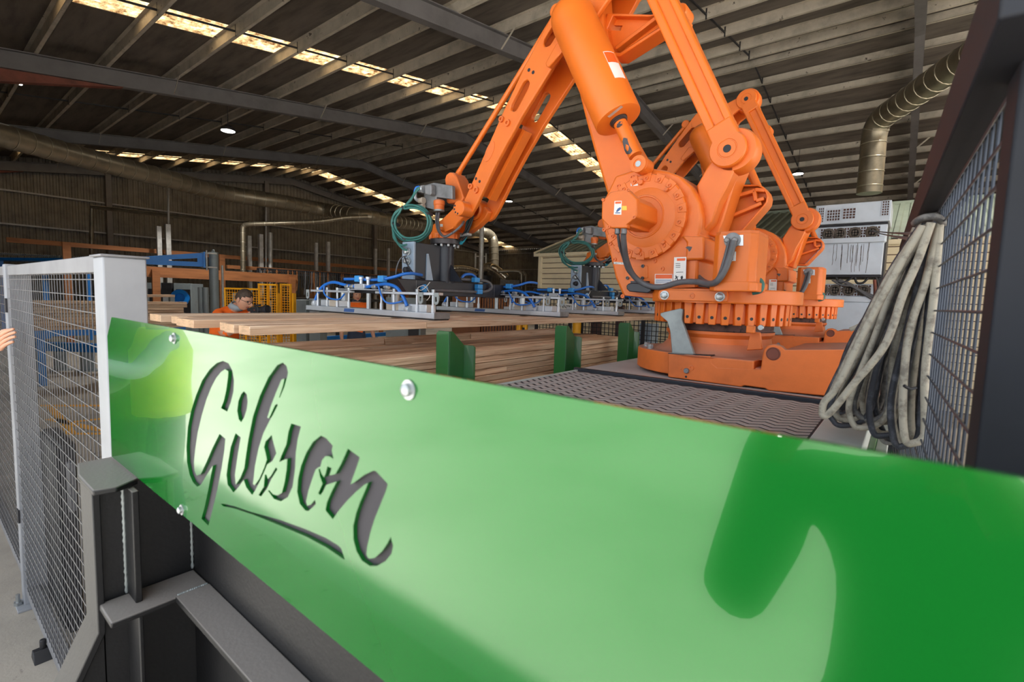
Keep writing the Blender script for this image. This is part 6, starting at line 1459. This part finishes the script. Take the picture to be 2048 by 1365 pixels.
B().bar(cc0-cd*.085+su*.01, cc0-cd*.02+su*.01, .035, .035).build('eyepiece', M['ink'], vc, bevel=.006)
B().bar(cc0+cd*.01+su*.05, cc0+cd*.09+su*.05, .03, .02).build('top_handle', M['ink'], vc, bevel=.004)
B().bar(cc0+cd*.03-su*.055, cc0+cd*.08-su*.055, .05, .04).build('grip', M['ink'], vc, bevel=.006)
B().cyl(cc0+cd*.05+sx_*.038, cc0+cd*.05+sx_*.042, .008, 10).build('record_button', M['rafter_red'], vc)
# the man standing beyond the gripper
hB = P(713, 594, D=9); dB = (EYE-hB); yB = math.atan2(-dB.x, dB.y)+.35
JB = dict(legs, pelvis=(0, 0, .95), belly=(0, .01, 1.10), chest=(0, .0, 1.41), neck=(0, 0, 1.53), throat=(0, .01, 1.575),
          shoulder_l=(-.20, 0, 1.495), elbow_l=(-.28, -.02, 1.12), wrist_l=(-.31, .06, .88), palm_l=(-.31, .09, .80),
          shoulder_r=(.20, 0, 1.495), elbow_r=(.27, -.03, 1.15), wrist_r=(.29, .06, .88), palm_r=(.29, .09, .80))
def exB(part):
    b = B()
    b.tube([(.083*math.cos(a), -.005, .02+.105*math.sin(a)) for a in [math.pi*i/14 for i in range(15)]], .007, 6)
    part('headband', b, 'ink')
    for s in (-1, 1): part('ear_cup', B().lathe([(.034, 0), (.036, .012), (.03, .026), (0, .028)], (s*.074, -.005, 0), (s, 0, 0), 16), 'ink')
    col = B(); n = 18
    ring = [(.078*math.cos(a), .0+.075*math.sin(a), 1.545) for a in [2*math.pi*i/n for i in range(n)]]; ring2 = [(.066*math.cos(a), .012+.064*math.sin(a), 1.575) for a in [2*math.pi*i/n for i in range(n)]]
    col._add(ring+ring2, [(i, (i+1) % n, n+(i+1) % n, n+i) for i in range(n)]); o = part('collar', col, 'denim', False, label='dark navy collar'); o.modifiers.new('t', 'SOLIDIFY').thickness = .008
fing = hand_chain((-.31, .09, .80), (0, .15, -1), (1, 0, 0), (0, 1, .1))+hand_chain((.29, .09, .80), (0, .15, -1), (-1, 0, 0), (0, 1, .1))
person('man in orange shirt with ear muffs standing beyond the nearer gripper', Vector((hB.x, hB.y, 0)), yB, JB, dict(top='hivis_o', legs='denim'), (0, .015, 1.655), (.03, 0, -.1), extra=exB, fingers=fing, sleeve='short')
# the worker whose hand holds the gate, mirrored in the sign
posC = Vector((-3.70, -.49, 0))
JC = dict(legs, pelvis=(0, 0, .95), belly=(0, .01, 1.10), chest=(0, .03, 1.30), neck=(0, .05, 1.45), throat=(0, .07, 1.52),
          shoulder_l=(-.20, .03, 1.39), elbow_l=(-.28, .10, 1.12), wrist_l=(-.20, .30, 1.02), palm_l=(-.18, .37, 1.00),
          shoulder_r=(.20, .04, 1.39), elbow_r=(.42, .26, 1.22), wrist_r=(.515, .68, 1.395), palm_r=(.60, .765, 1.435))
hd_ = Vector((.74, .62, .30)).normalized(); hn_ = Vector((.45, -.1, -.85)); hs_ = Vector((-.2, -.05, 1))
fing = hand_chain((.605, .765, 1.437), (.83, .10, .5), (.2, .95, -.1), (-.5, 0, .85), L=.088, curl=.22, spread=.019)+hand_chain((-.18, .37, 1.00), (.2, .9, -.2), (0, 0, -1), (1, 0, 0))
def exC(part):
    v = B(); n = 24
    for z0, z1, r0, r1 in ((.90, 1.12, .205, .20), (1.12, 1.30, .20, .215), (1.30, 1.44, .215, .14)):
        v._add([(r*math.cos(a)*1.05, .02+r*.78*math.sin(a), z) for z, r in ((z0, r0), (z1, r1)) for a in [2*math.pi*i/n for i in range(n)]], [(i, (i+1) % n, n+(i+1) % n, n+i) for i in range(n)])
    o = part('safety_vest', v, 'hivis_y', False, smooth=60, label='bright yellow safety vest'); o.modifiers.new('t', 'SOLIDIFY').thickness = .012
person('worker in grey sleeves and yellow vest whose hand holds the gate at the left edge', posC, 0, JC, dict(top='greyshirt', legs='denim'), (0, .10, 1.64), (0, 0, .3), extra=exC, fingers=fing)
# the photographer, seen only as a dark shape mirrored in the sign
JD = dict(legs, pelvis=(0, 0, .95), belly=(0, .01, 1.10), chest=(0, 0, 1.32), neck=(0, 0, 1.47), throat=(0, .02, 1.54),
          shoulder_l=(-.20, .02, 1.41), elbow_l=(-.24, .15, 1.19), wrist_l=(-.16, .22, 1.50), palm_l=(-.12, .23, 1.56),
          shoulder_r=(.20, .02, 1.41), elbow_r=(.30, .14, 1.20), wrist_r=(.10, .24, 1.48), palm_r=(.06, .24, 1.54))
fing = hand_chain((-.12, .23, 1.56), (.4, .1, 1), (.9, 0, -.2), (0, -1, 0))+hand_chain((.06, .24, 1.54), (-.4, .1, 1), (-.9, 0, -.2), (0, -1, 0))
person('photographer in dark clothes, only a dark shape mirrored in the sign at right', (.07, -.37, 0), .25, JD, dict(top='denim', legs='denim'), (0, .02, 1.655), (0, 0, 0), fingers=fing)
